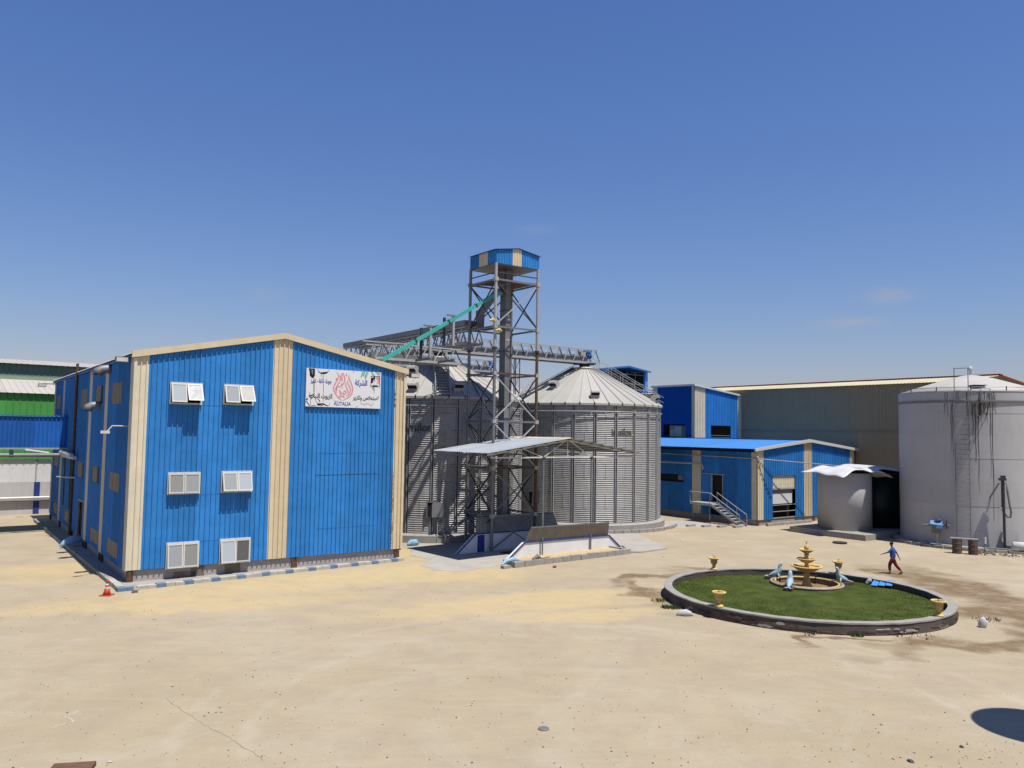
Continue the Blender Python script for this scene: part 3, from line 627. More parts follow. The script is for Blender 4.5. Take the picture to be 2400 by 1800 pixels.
# ------------------------------------------------------------------ green and white warehouse, far left
wh = thing('warehouse', 'warehouse with white lower wall and bright green cladding behind the blue bridge', 'warehouse', (-41.95, 66.02, 0), FR)
fm = lambda y: (lambda a, b_, d: (a, y - d, b_))
X0, X1 = -30, 30
b = MB(); b.box(X0, 0, 0, X1, .3, 2.70); b.build('lower_wall', GREYW, wh)
b = MB(); b.box(X0, .02, 2.70, X1, .3, 4.85); b.build('upper_wall', OFFW, wh)
for x in (-21, -9.5, 2.3, 14): b = MB(); b.box(x, -.05, 0, x + .43, .02, 2.68); b.build('pilaster', NAVY, wh); b = MB(); b.box(x + .06, -.05, 2.68, x + .14, .0, 4.6); b.build('downpipe', PLINTH, wh)
clad(wh, X0, X1, 4.6, 10.1, fm(-.14), lambda a: GREEN, step=6, pitch=.5, dep=.05)
for i in range(12):
    b = MB(); ribsheet(b, X0 + i * 5, X0 + i * 5 + 5, -.40, 9, lambda a, c, d: (a, c, 10.12 + .165 * (c + .4) + d), pitch=.5, dep=.035); b.build('roof_sheet', PALER, wh)
b = MB(); b.box(X0, 9, 0, X1, 9.3, 12); b.build('rear_wall', SAGE, wh)
b = MB(); b.box(X1 - .3, .3, 0, X1, 9, 10); b.build('end_wall', SAGE, wh)
rod(wh, 'wall_pipe', (X0, -.3, 1.4), (X1 - 10, -.3, 1.4), .09, OFFW)
b = MB(); b.box(X0, -.12, 1.1, X1, -.01, 1.28); b.build('wall_ledge', PLINTH, wh)
w2 = thing('warehouse', 'taller sage-green warehouse with a pale roof behind the bright green one', 'warehouse', (-41.95, 66.02, 0) , FR)
w2.location = tuple(Vector((-41.95, 66.02, 0)) + V2 * 14)
X0, X1 = -30, 22
clad(w2, X0, X1, 9, 12.9, fm(0), lambda a: SAGE, step=6, pitch=.5, dep=.05)
clad(w2, X0, X1, 12.9, 13.45, fm(-.02), lambda a: SAGE, step=6, pitch=.5, dep=.05)
b = MB(); b.box(X0, .05, 0, X1, .3, 9.0); b.build('lower_wall', SAGE, w2)
for i in range(9):
    a = X0 + i * 5.8; b = MB(); ribsheet(b, a, min(a + 5.8, X1 + .5), -.42, 9, lambda a, c, d: (a, c, 13.47 + .11 * (c + .42) + d), pitch=.5, dep=.035); b.build('roof_sheet', PALER, w2)
b = MB(); b.prism([(.3, 0), (9, 0), (9, 14.3), (.3, 13.5)], X1 - .2, X1, ax='x'); b.build('end_wall', SAGE, w2)
b = MB(); b.box(X0, 8.8, 0, X1, 9.0, 14.35); b.build('rear_wall', SAGE, w2)
b = MB(); b.box(8.2, -.5, 12.2, 8.5, -.1, 13.0); b.build('wall_fitting', STEELD, w2)

# ------------------------------------------------------------------ silos
SR, SB, SE = 6.35, .6, 9.88
def cyl(r, th, z): return (r * cos(th), r * sin(th), z)
def silo_panel():
    b = MB(); H_ = (SE - SB) / 8; n = 8; p = H_ / n; A_ = 2 * pi / 24; seg = 3
    zs = []
    for i in range(n): zs += [(i * p, -.024), (i * p + p * .16, -.016), (i * p + p * .5, .022), (i * p + p * .84, -.016)]
    zs.append((H_, -.020))
    for (z0, d0), (z1, d1) in zip(zs, zs[1:]):
        for j in range(seg):
            t0, t1 = A_ * j / seg, A_ * (j + 1) / seg
            b.quad(cyl(SR + d0, t0, z0), cyl(SR + d0, t1, z0), cyl(SR + d1, t1, z1), cyl(SR + d1, t0, z1), 0)
    for i in range(n):
        t0 = .0009; z = (i + .5) * p
        b.quad(cyl(SR + .026, -t0 * 3, z - .03), cyl(SR + .026, t0 * 3, z - .03), cyl(SR + .026, t0 * 3, z + .03), cyl(SR + .026, -t0 * 3, z + .03), 1)
    b.quad(cyl(SR + .023, 0, .0), cyl(SR + .023, A_, .0), cyl(SR + .023, A_, .02), cyl(SR + .023, 0, .02), 1)
    return b.mesh('wall_panel', [GALV, BOLT])
SP = silo_panel()
def stiff():
    b = MB()
    for e in (-.075, .075):
        b.add([(SR + d, e + s * .022, z) for z in (SB, SE) for d, s in ((.02, -1), (.10, -1), (.10, 1), (.02, 1))], [(0, 1, 5, 4), (1, 2, 6, 5), (2, 3, 7, 6), (3, 2, 1, 0), (4, 5, 6, 7)], 0)
    b.add([(SR + .03, -.055, SB), (SR + .03, .055, SB), (SR + .03, .055, SE), (SR + .03, -.055, SE)], [(0, 1, 2, 3)], 1)
    return b.mesh('stiffener', [STEELL, STEELD])
ST = stiff()
def roof_panel():
    A_ = 2 * pi / 36; r0, z0, r1, z1 = SR + .22, SE - .02, .8, 13.0; b = MB(); n = (sin(.49), cos(.49)); e = .0065
    def q(r, t, up=0): 
        z = z0 + (r0 - r) / (r0 - r1) * (z1 - z0); return (r * cos(t), r * sin(t), z + up)
    for (t0, u0), (t1, u1) in zip([(0, .09), (e, .09), (e * 1.8, 0)], [(e, .09), (e * 1.8, 0), (A_ - e, 0)]):
        b.quad(q(r0, t0, u0), q(r0, t1, u1), q(r1, t0 * 1 + (t1 - t0), u1) if 0 else q(r1, t1, u1 * .6), q(r1, t0, u0 * .6))
    b.quad(q(r0, A_ - e, 0), q(r0, A_, .09), q(r1, A_, .05), q(r1, A_ - e, 0))
    b.quad((r0 * cos(.012), r0 * sin(.012), z0 - .16), (r0 * cos(A_ - .012), r0 * sin(A_ - .012), z0 - .16), q(r0, A_ - .006), q(r0, .006))
    return b.mesh('roof_panel', [GROOF])
RP = roof_panel()
def hood(parent, phi, r, open_=True, m=GROOF):
    """roof vent: short riser with a curved cowl, mouth facing down-slope; phi measured from the side facing the yard"""
    z = 13.0 - (r - .8) / (SR + .22 - .8) * (13.02 - SE); b = MB(); W_ = .34
    prof = [(r - .18, z - .12), (r - .20, z + .26), (r - .12, z + .45), (r + .06, z + .56), (r + .28, z + .56), (r + .44, z + .46), (r + .48, z + .32), (r + .40, z + .30), (r + .22, z + .18), (r + .20, z - .30)]
    b.prism(prof, -W_, W_, 'y', 0)
    b.prism([(r + .47, z + .30), (r + .42, z + .29), (r + .235, z + .16), (r + .24, z + .10), (r + .30, z + .12)], -W_ + .04, W_ - .04, 'y', 1)
    o = b.build('roof_vent', [m, DARK], parent); o.rotation_euler.z = phi; return o
def make_silo(name, label, loc, cam_az):
    s = thing(name, label, 'silo', loc, 0, 'corrugated steel grain silos')
    b = MB(); b.lathe([(SR + .45, 0), (SR + .45, SB - .12), (SR + .12, SB), (SR - .1, SB)], 72); b.build('concrete_base', CONC, s)
    for t in range(8):
        for k in range(24): inst('wall_panel', SP, s, (0, 0, SB + t * (SE - SB) / 8), 2 * pi * (k + (.5 if t % 2 else 0)) / 24 + .05)
    for k in range(24): inst('stiffener', ST, s, (0, 0, 0), 2 * pi * k / 24 + .05)
    for k in range(36): inst('roof_panel', RP, s, (0, 0, 0), 2 * pi * k / 36 + .03)
    b = MB(); n = 72
    vs = [cyl(SR + .19 + .035 * cos(2 * pi * j / 6), 2 * pi * i / n, 9.22 + .035 * sin(2 * pi * j / 6)) for i in range(n) for j in range(6)]
    b.add(vs, [(i * 6 + j, i * 6 + (j + 1) % 6, ((i + 1) % n) * 6 + (j + 1) % 6, ((i + 1) % n) * 6 + j) for i in range(n) for j in range(6)]); b.build('wind_ring', STEELL, s)
    b = MB(); b.lathe([(.86, 12.9), (.98, 12.98), (.98, 13.08), (.80, 13.14), (.5, 13.16)], 30); b.build('roof_collar', GROOF, s, smooth=True)
    b = MB(); b.lathe([(.45, 13.14), (.45, 13.42)], 20); b.box(-.9, -.75, 13.40, .9, .75, 13.46); b.build('inlet_frame', STEELD, s)
    return s
def yaw(sx, sy): return atan2(-sy, -sx)      # from silo centre towards the camera
def letters_on_silo(parent, body, az0, z0, z1, width, m, dot=True):
    me = text_mesh(body, 0, width, z0, z1, .02); me.materials.clear(); me.materials.append(m)
    for v in me.vertices:
        t = az0 + v.co.x / SR; v.co = cyl(SR + .032, t, v.co.z)
    o = bpy.data.objects.new('lettering', me); COL.objects.link(o); o.parent = parent
    if dot:
        b = MB(); t0 = az0 + (width + .03) / SR; t1 = t0 + .14 / SR; b.quad(cyl(SR + .033, t0, z0), cyl(SR + .033, t1, z0), cyl(SR + .033, t1, z0 + .14), cyl(SR + .033, t0, z0 + .14)); b.build('logo_dot', YDOT, parent)
def hatch(parent, phi, z, open_=True):
    """box door in the wall with its lid swung open"""
    b = MB(); b.box(SR - .05, -.55, z, SR + .18, .25, z + .95, 1); b.box(SR + .1, -.62, z - .06, SR + .24, -.55, z + 1.0, 0); b.box(SR + .1, -.55, z + .95, SR + .24, .25, z + 1.0, 0)
    f = b.build('access_hatch', [STEEL, DARK], parent); f.rotation_euler.z = phi
    b = MB(); b.add([(SR + .2, -.25, z - .05), (SR + .55, .55, z + .02), (SR + .55, .55, z + .98), (SR + .2, -.25, z + .93), (SR + .16, -.24, z - .05), (SR + .51, .56, z + .02), (SR + .51, .56, z + .98), (SR + .16, -.24, z + .93)],
        [(0, 1, 2, 3), (7, 6, 5, 4), (0, 4, 5, 1), (1, 5, 6, 2), (2, 6, 7, 3), (3, 7, 4, 0)]); l_ = b.build('hatch_lid', STEELL, parent); l_.rotation_euler.z = phi
def roof_stair(parent, phi, width, treads, rail_h, m1=STEELL, r_out=6.6, rails=True):
    root = phi; L_ = []
    def P(r, y, up): z = 13.0 - (r - .8) / (SR + .22 - .8) * (13.02 - SE); return (r, y, z + up)
    for s_ in (-1, 1):
        o = bar(parent, 'stair_stringer', P(.9, s_ * width / 2, .12), P(r_out, s_ * width / 2, .12), .05, m1, .12); o.rotation_euler.z = phi
        if rails:
            o = rod(parent, 'stair_handrail', P(.9, s_ * width / 2, rail_h), P(r_out + .3, s_ * width / 2, rail_h), .022, m1, 6); o.rotation_euler.z = phi
            o = rod(parent, 'stair_handrail', P(.9, s_ * width / 2, rail_h * .55), P(r_out + .3, s_ * width / 2, rail_h * .55), .018, m1, 6); o.rotation_euler.z = phi
            for k in range(6):
                r = 1.2 + k * (r_out - 1.4) / 5; o = rod(parent, 'rail_post', P(r, s_ * width / 2, .1), P(r, s_ * width / 2, rail_h), .022, m1, 6); o.rotation_euler.z = phi
    for k in range(treads):
        r = 1.1 + k * (r_out - 1.2) / (treads - 1); x, y, z = P(r, 0, .17); b = MB(); b.box(x - .10, -width / 2, z - .02, x + .10, width / 2, z + .02)
        o = b.build('stair_tread', m1, parent); o.rotation_euler.z = phi
LOGOK = mat('faded_black_print', (.10, .10, .10), .6)
sR = make_silo('grain_silo', 'right-hand grain silo, fully in view, conveyor end above its pale cone roof', (6.2, 68.0, 0), 0)
yR = yaw(6.2, 68.0)
for ph, r in ((-36, 4.1), (8.6, 5.6), (76, 5.9), (-150, 5.0), (140, 5.0)): hood(sR, yR + radians(ph), r)
roof_stair(sR, yR + radians(103), .8, 14, 1.0); roof_stair(sR, yR + radians(-97), .7, 14, .35, STEELD, rails=True)
letters_on_silo(sR, 'imsilos', yR + .345, 7.35, 7.95, 1.75, LOGOK)
hatch(sR, yR - .62, 1.9); 
sA = make_silo('grain_silo', 'grain silo beside the blue hall, streaked with tower shadows, stair up its roof', (-5.6, 60.4, 0), 0)
yA = yaw(-5.6, 60.4)
for ph, r in ((-33, 3.3), (-17, 5.8), (14, 5.6), (52, 5.9), (150, 5)): hood(sA, yA + radians(ph), r)
roof_stair(sA, yA + radians(3), 1.0, 15, .8)
letters_on_silo(sA, 'imsilos', yA - .36, 7.45, 8.0, 1.85, LOGOK)
hatch(sA, yA + .0, 1.75)
for k in range(2):
    o = bar(sA, 'small_ladder_rail', (SR + .5, .15 + k * .4, .3), (SR + .3, .15 + k * .4, 1.4), .04, STEELL); o.rotation_euler.z = yA
for k in range(3):
    o = bar(sA, 'rung', (SR + .46 - k * .07, .15, .5 + k * .35), (SR + .46 - k * .07, .55, .5 + k * .35), .03, STEELL); o.rotation_euler.z = yA
sB = make_silo('grain_silo', 'farthest grain silo, only its pale roof showing behind the tower', (-2.3, 79.9, 0), 0)
for ph, r in ((20, 5.0), (-40, 4)): hood(sB, yaw(-2.3, 79.9) + radians(ph), r)

# ------------------------------------------------------------------ elevator tower
TF = Vector((-1.13, 50.5, 0)); TW, TD = 3.4, 3.0
tw = thing('conveyor_tower', 'tall open steel lattice tower with a blue and cream cabin on top between the silos', 'tower', tuple(TF), FR)
Pc = [(0, 0), (TW, 0), (TW, TD), (0, TD)]; LV = [0, 2.2, 5.2, 8.18, 11.25, 14.25, 17.3, 18.35]
for i, (x, y) in enumerate(Pc):
    b = MB(); b.tube((x, y, 0), (x, y, 12.8 if i in (1, 2) else 12.95), .10, 12); b.build('post', RUST if i == 1 else STEEL, tw)
    b = MB(); b.tube((x, y, 12.8), (x, y, 18.35), .10, 12); b.build('post', STEELL if i < 2 else STEEL, tw)
    b = MB(); b.lathe([(.17, 12.80), (.17, 12.90)], 12, (x, y, 0)); b.build('flange', STEELD, tw)
    for z in LV[1:-1]: b = MB(); b.box(x - .13, y - .12, z - .12, x + .13, y + .12, z + .12); b.build('gusset', STEELL if i < 2 else STEEL, tw)
faces = [((0, 0), (TW, 0)), ((TW, 0), (TW, TD)), ((0, TD), (TW, TD)), ((0, 0), (0, TD))]
for fi, (a, c) in enumerate(faces):
    for li, z in enumerate(LV[1:-1]): bar(tw, 'girt', (*a, z), (*c, z), .08, RUST if (fi, li) in ((0, 3), (0, 1)) else STEEL, .11)
    for li, (z0, z1) in enumerate(zip(LV[:-2], LV[1:-1])):
        if li == 4: continue
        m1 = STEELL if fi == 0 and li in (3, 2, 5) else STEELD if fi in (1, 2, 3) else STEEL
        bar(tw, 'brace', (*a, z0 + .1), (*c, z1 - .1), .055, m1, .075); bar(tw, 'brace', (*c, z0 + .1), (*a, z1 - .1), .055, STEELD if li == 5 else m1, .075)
CX, CY = -.03, -.03   # cabin
W3 = TW + .06; D3 = TD + .06; CB, CE, CR = 18.35, 19.2, 19.48
cab = lambda u: CE + (CR - CE) * (1 - abs(u - TW / 2) / (TW / 2 + .03))
clad(tw, CX, CX + W3, CB, cab, lambda a, b_, d: (a, CY - d, b_), lambda a: CREAM if 1.25 < a < 2.0 else BLUE, cuts=(1.25, 2.0), step=1.2, pitch=.21, dep=.03)
clad(tw, CX, CX + W3, CB, cab, lambda a, b_, d: (a, CY + D3 + d, b_), lambda a: BLUE, step=3, pitch=.21, dep=.03)
clad(tw, CY, CY + D3, CB, CE, lambda a, b_, d: (CX - d, a, b_), lambda a: CREAM if .95 < a < 1.95 else BLUE, cuts=(.95, 1.95), step=4, pitch=.21, dep=.03)
clad(tw, CY, CY + D3, CB, CE, lambda a, b_, d: (CX + W3 + d, a, b_), lambda a: BLUE, step=3, pitch=.21, dep=.03)
for s_ in (0, 1):
    b = MB(); ribsheet(b, CY - .12, CY + D3 + .12, -.15, W3 / 2, lambda a, c, d, s_=s_: (CX + (c if s_ == 0 else W3 - c), a, CE + .03 + (CR - CE) * c / (W3 / 2) + d), pitch=.21, dep=.035); b.build('cabin_roof', BROOF, tw)
b = MB(); b.box(0, 0, 18.28, 1.35, TD, 18.34); b.box(1.35, 0, 18.28, 2.1, 1.0, 18.34); b.box(1.35, 1.9, 18.28, 2.1, TD, 18.34); b.box(2.1, 0, 18.28, TW, TD, 18.34); b.build('cabin_floor', STEEL, tw)
for k in range(9):      # plank deck, uneven
    x = .15 + k * .27 + random.uniform(-.02, .02)
    if 1.3 < x < 2.0: b = MB(); b.box(x, .1, 17.36, x + .23, .9, 17.40)
    else: b = MB(); b.box(x, .1 + random.uniform(0, .3), 17.36, x + .23, TD - random.uniform(0, .5), 17.40)
    b.build('deck_plank', WOOD, tw)
for k in range(3): b = MB(); b.box(2.5 + k * .28, .1, 17.36, 2.74 + k * .28, TD - .1, 17.40); b.build('deck_plank', WOOD, tw)
for a, c in (((0, 0), (0, TD)), ((0, 0), (TW, 0))): rod(tw, 'guard_rail', (*a, 17.75), (*c, 17.75), .04, STEELD)
b = MB(); b.box(.15, .1, 14.32, 1.2, TD - .1, 14.37); b.build('landing', RUST, tw)
for (x, z, s_) in ((-.35, 14.55, 1), (.15, 13.95, 1)):
    b = MB(); b.sweep([(x - .25, -.2, z), (x, -.25, z + .05), (x + .2, -.2, z - .02)], [.05, .14, .07], 7); b.build('rag', mat('yellow_rag', (.8, .65, .2), .8), tw)
leg = thing('bucket_elevator', 'square dark grey elevator shaft rising through the middle of the steel tower', 'elevator', tuple(TF + U2 * 1.62 + V2 * 1.15), FR)
for k, (z0, z1) in enumerate(((0, 5.3), (5.3, 9.2), (9.2, 12.9), (12.9, 15.6), (15.6, 18.9))):
    b = MB(); b.box(0, 0, z0 + .01, .38, .66, z1 - .01); b.build('shaft_section', STEEL if k % 2 == 0 else mat('steel_plate', (.30, .31, .32), .5, .2, .12, 2, streak=.2, dirt=(.2, .15, .12)), leg)
    b = MB(); b.box(-.03, -.03, z1 - .05, .41, .69, z1 + .0); b.build('flange', STEELD, leg)
for z in (14.9, 13.55, 15.2): b = MB(); b.box(.04, -.012, z, .34, -.002, z + .12); b.build('label_plate', STEELL, leg)
b = MB(); b.add([(-.25, .1, 18.3), (-.02, .1, 18.3), (-.02, .75, 18.3), (-.25, .75, 18.3), (-.25, .1, 17.6), (-.02, .1, 17.0), (-.02, .75, 17.0), (-.25, .75, 17.6)], [(0, 1, 5, 4), (1, 2, 6, 5), (2, 3, 7, 6), (3, 0, 4, 7), (0, 1, 2, 3), (4, 5, 6, 7)]); b.build('head_chute', STEEL, leg)
ch = thing('discharge_spout', 'grey square spout dropping from the tower head onto the rear conveyor gallery', 'spout', tuple(TF), FR)
bar(ch, 'spout', (1.4, 1.7, 17.0), (.55, 2.6, 15.4), .42, STEEL, .42); bar(ch, 'spout_end', (.55, 2.6, 15.6), (.55, 2.6, 14.8), .42, STEEL, .42)
gc = thing('chute', 'turquoise chute sloping from the steel tower down to the roof of the blue hall', 'chute', tuple(TF), FR)
pts = [Vector((1.3, 1.2, 16.65)), Vector((.9, 1.2, 16.6)), Vector((-.2, 1.2, 15.95)), Vector((-3.6, 1.2, 13.88)), Vector((-7.3, 1.2, 11.65))]
for i, (a, c) in enumerate(zip(pts, pts[1:])): bar(gc, 'chute_section', a, c, .20, TEAL, .21)
for q in (pts[2].lerp(pts[3], .15), pts[2].lerp(pts[3], .75), pts[3].lerp(pts[4], .4)): b = MB(); d = (pts[3] - pts[2]).normalized() * .04; b.beam(q - d, q + d, .26, .26); b.build('joint_flange', STEELD, gc)

# ------------------------------------------------------------------ conveyor trusses
def truss(name, label, origin, L_, w_, h_, bay, fill=None, axis='x', m=STEELL, group='lattice conveyor bridges over the silos'):
    t = thing(name, label, 'conveyor', tuple(origin), FR if axis == 'x' else FR + pi / 2, group)
    for y in (0, w_):
        for z in (0, h_): bar(t, 'chord', (0, y, z), (L_, y, z), .12 if z == 0 else .08, m, .16 if z == 0 else .09)
    n = round(L_ / bay)
    for i in range(n):
        x0, x1 = i * bay, (i + 1) * bay
        for y in (0, w_):
            bar(t, 'web_bar', (x0, y, .05), ((x0 + x1) / 2, y, h_ - .03), .055, m); bar(t, 'web_bar', ((x0 + x1) / 2, y, h_ - .03), (x1, y, .05), .055, STEELD if y == 0 else m)
        if i % 2 == 0: bar(t, 'cross_bar', (x0, 0, 0), (x0, w_, 0), .07, m)
    if fill: fill(t, L_, w_, h_)
    return t
def conveyor_box(t, L_, w_, h_):
    b = MB(); b.box(-.05, w_ * .25, .12, L_ - .8, w_ * .75, .62); b.build('conveyor_casing', mat('casing_grey', (.36, .37, .38), .45, .2, .1, 2, streak=.15, dirt=(.22, .18, .15)), t)
    for k in range(5): b = MB(); x = L_ * (k + .6) / 5.5; b.box(x, w_ * .22, .1, x + .05, w_ * .78, .66); b.build('casing_joint', STEELD, t)
    b = MB(); b.box(0, 0, -.02, L_, .22, .02); b.box(0, w_ - .25, -.02, L_, w_, .02); b.build('walkway', STEELD, t)
def motor(loc, label):
    t = thing('drive_motor', label, 'motor', loc, FR, 'blue drive motors at the conveyor ends')
    b = MB(); b.box(-.3, -.25, .32, .3, .25, .5); b.build('cover', LROOF, t); b = MB(); b.sweep([(-.28, 0, .05), (.28, 0, .05)], .26, 12); b.build('housing', BLUE2, t)
    b = MB(); b.box(-.9, -.2, -.2, -.4, .2, .35); b.build('gearbox', STEELL, t)
# front bridge over the hall roof
A0 = TF + V2 * TD + U2 * -6.9
truss('conveyor_bridge', 'light grey lattice bridge in front of the left silo roof, reaching the blue hall', A0 + Vector((0, 0, 11.95)), 6.75, 1.3, .95, 1.05, lambda t, L_, w_, h_: MB().box(.1, w_ * .55, .1, L_ - .5, w_ * .85, .42).build('conveyor_casing', STEEL, t))
b = MB(); b.beam((-.9, -.1, .95), (2.0, -.1, .97), .10, .07); b.build('loose_pipe', STEELL, None, label='loose grey pipe lying on the left end of the front lattice bridge', cat='pipe', loc=tuple(A0 + Vector((0, 0, 11.98))), rz=FR)
for x, zt in ((3.55, 14.0), (5.2, 14.8)):   # portal frames carrying the chute
    t = thing('chute_support', 'grey portal frame under the turquoise chute, ' + ('the left one' if x < 4 else 'the right one nearer the tower'), 'support frame', tuple(A0 + U2 * (x - .7)), FR, 'portal frames carrying the turquoise chute')
    yb = .0
    bar(t, 'upright', (0, -2.0 + .2, 12.9 if x > 4 else 11.95), (0, -2.0 + .2, zt), .14, STEELL); bar(t, 'upright', (-.42, -1.4, 12.9 if x > 4 else 11.95), (-.42, -1.4, zt - .1), .14, STEELD)
    bar(t, 'foot_beam', (0, -2, 11.97), (0, 1.3, 11.97), .12, STEEL); bar(t, 'cap_beam', (-.5, -1.85, zt), (.1, -1.85, zt), .1, STEEL)
# right bridge to silo R
cR = Vector((6.2, 68.0, 0)); cA = Vector((-5.6, 60.4, 0))
truss('conveyor_bridge', 'grey lattice bridge ending above the right silo roof', cR - U2 * 13.8 - V2 * .6 + Vector((0, 0, 13.5)), 14.7, 1.2, 1.12, 1.0, conveyor_box)
motor(tuple(cR + U2 * .25 - V2 * .1 + Vector((0, 0, 14.1))), 'blue drive motor at the conveyor end above the right silo')
truss('conveyor_bridge', 'grey lattice bridge over the farthest silo, seen through the front bridges', Vector((-2.3, 79.9, 13.5)) - U2 * 13.5 - V2 * .6, 14.4, 1.2, 1.12, 1.0, conveyor_box)
motor(tuple(Vector((-2.3, 79.9, 14.15)) + U2 * .2), 'blue drive motor above the farthest silo, beside the tower post')
# rear gallery
GA = TF + U2 * 1.2 + V2 * 3.2
def gal_fill(t, L_, w_, h_):
    for k in range(7): b = MB(); b.box(k * 2.8, -.1, h_ + .10, k * 2.8 + 2.78, w_ + .1, h_ + .46); b.build('casing_section', mat('gallery_grey', (.30, .31, .33), .5, .2, .1, 2, streak=.15, dirt=(.2, .17, .14)), t)
    b = MB(); b.box(0, .1, -.02, L_, w_ - .1, .02); b.build('walkway', STEELD, t)
truss('conveyor_gallery', 'long dark grey covered conveyor gallery receding left behind the tower over the silos', GA + Vector((0, 0, 13.45)), 19.6, 1.4, 1.05, .98, gal_fill, axis='y')
rod_group = thing('support_mast', 'slim lattice mast standing between the two front silos', 'mast', (.15, 63.6, 0), FR)
for x in (0, .55):
    for y in (0, .55): rod(rod_group, 'mast_leg', (x, y, 0), (x, y, 13.5), .045, STEEL)
for k in range(10):
    z = k * 1.35; bar(rod_group, 'lacing', (0, 0, z), (.55, 0, z + 1.3), .035, STEEL); bar(rod_group, 'lacing', (0, .55, z + 1.3), (.55, .55, z), .035, STEEL); bar(rod_group, 'lacing', (0, 0, z + 1.3), (.55, 0, z + 1.3), .035, STEEL)

# ------------------------------------------------------------------ canopy over the unloading bay
CF = radians(39.0); CO = Vector((-1.17, 45.14, 0)); CU = Vector((cos(CF), sin(CF), 0)); CV = Vector((-sin(CF), cos(CF), 0))
cp = thing('canopy', 'open corrugated metal canopy on slim posts over the truck unloading bay', 'canopy', tuple(CO), CF)
CW, CD, CEV, CRG = 12.5, 5.8, 6.28, 7.16
for s_ in (0, 1):
    for k in range(6):
        def rm(a, c, d, s_=s_): return ((c if s_ == 0 else CW - c), a, CEV + (CRG - CEV) * c / (CW / 2) + d)
        b = MB(); ribsheet(b, k * CD / 6, (k + 1) * CD / 6, 0, CW / 2, rm, pitch=.2, dep=.035); b.build('roof_sheet', LEAFC if (k + s_) % 5 else mat('canopy_sheet_worn', (.47, .50, .51), .5, .2, .15, 1.2, streak=.3, dirt=(.4, .34, .26)), cp)
b = MB(); b.prism([(CW / 2 - .22, CRG - .01), (CW / 2, CRG + .07), (CW / 2 + .22, CRG - .01), (CW / 2, CRG + .05)], -.02, CD + .02); b.build('ridge_cap', CREAM, cp)
for y in (.3, CD - .3):
    zl = lambda x: CEV - .1 + (CRG - CEV) * (1 - abs(x - CW / 2) / (CW / 2))
    bar(cp, 'rafter', (.02, y, zl(0)), (CW / 2, y, zl(CW / 2)), .06, WHITE if y < 1 else STEEL, .09); bar(cp, 'rafter', (CW - .02, y, zl(CW)), (CW / 2, y, zl(CW / 2)), .06, WHITE if y < 1 else STEEL, .09)
    zt = 6.02; bar(cp, 'tie_beam', (.3, y, zt), (CW - .3, y, zt), .07, WHITE if y < 1 else STEEL, .08)
    for (xa, xb) in ((CW / 2, CW / 2), (4.28, CW / 2 - .15), (CW / 2 + .15, 8.3), (4.28, 2.6), (8.3, 10.0), (.3, .3)):
        bar(cp, 'truss_web', (xa, y, zt if xa in (4.28, CW / 2) or xa < 1 else zl(xa)), (xb, y, zl(xb) if xb != 8.3 else zt), .045, WHITE if y < 1 else STEEL)
    for x in (4.28, 8.32):
        b = MB(); b.tube((x, y, 0), (x, y, 6.02), .055, 10); po = b.build('post', STEEL, cp)
        b = MB(); b.box(x - .09, y - .09, 5.9, x + .09, y + .09, 6.06); b.build('post_cap', RUST, po)
for k in range(7):
    for s_ in (0, 1):
        c = .5 + k * .95; x = c if s_ == 0 else CW - c
        bar(cp, 'purlin', (x, .02, CEV + (CRG - CEV) * c / (CW / 2) - .05), (x, CD - .02, CEV + (CRG - CEV) * c / (CW / 2) - .05), .05, STEELD)
def wall_trap(name, label, y, th, x0, x1, xt0, xt1, zt, m, lean, pm, pz=1.93, trim=True):
    t = thing(name, label, 'wall', tuple(CO + CV * y), CF, 'sloped side walls of the unloading bay')
    b = MB(); b.prism([(x0, 0), (x1, 0), (xt1, zt - .06), (xt0, zt)], 0, th); b.build('wall', m, t)
    if trim:
        b = MB(); b.beam((x0, -.03, .02), (xt0, -.03, zt + .02), .05, .07); b.beam((xt0, -.03, zt + .02), (xt1, -.03, zt - .04), .05, .06); b.beam((xt1, -.03, zt - .04), (x1, -.03, .02), .05, .07); b.build('blue_edging', NAVY, t)
    n = 8
    for k in range(n):
        b = MB(); fa, fb = k / n, (k + 1) / n
        A = lambda f, zz, dy: ((xt0 + .05 + (xt1 - xt0 - .1) * f) if zz == 0 else (xt0 + .28 + (xt1 - xt0 - .55) * f), dy + (lean if zz else 0), (zt + .02 - .06 * f) if zz == 0 else pz - .08 * f)
        ribs = 4
        for r in range(ribs):
            f0 = fa + (fb - fa) * r / ribs; f1 = fa + (fb - fa) * (r + .82) / ribs; f2 = fa + (fb - fa) * (r + 1) / ribs
            b.quad(A(f0, 0, .06), A(f1, 0, .06), A(f1, 1, .06), A(f0, 1, .06)); b.quad(A(f1, 0, .06), A(f2, 0, .03), A(f2, 1, .03), A(f1, 1, .06))
        b.build('guard_sheet', pm, t)
    b = MB(); b.beam((xt0 + .28, lean + .06, pz), (xt1 - .27, lean + .06, pz - .08), .06, .06); b.build('top_rail', STEEL if lean < 0 else STEELD, t)
    return t
tf = wall_trap('bay_wall', 'near white bay wall with navy edging and a tilted metal guard above', .30, .25, 1.44, 11.2, 2.88, 9.95, 1.03, OFFW, -.32, FLAP)
for x in (4.1, 8.2): b = MB(); b.box(x - .04, -.035, .0, x + .04, 0, .98); b.build('wall_stripe', STEEL, tf)
tb = wall_trap('bay_wall', 'far bay wall in the canopy shade with a navy blue panel at its left end', 4.35, .25, .9, 10.6, 2.3, 9.4, 1.12, OFFW, .35, FLAP, 2.15)
b = MB(); b.box(2.42, -.05, .02, 2.98, -.01, 1.05); b.build('navy_panel', NAVY, tb)
b = MB(); b.box(2.34, -.04, .02, 2.42, -.01, 1.08); b.box(2.98, -.04, .02, 3.05, -.01, 1.08); b.build('panel_border', OFFW, tb)
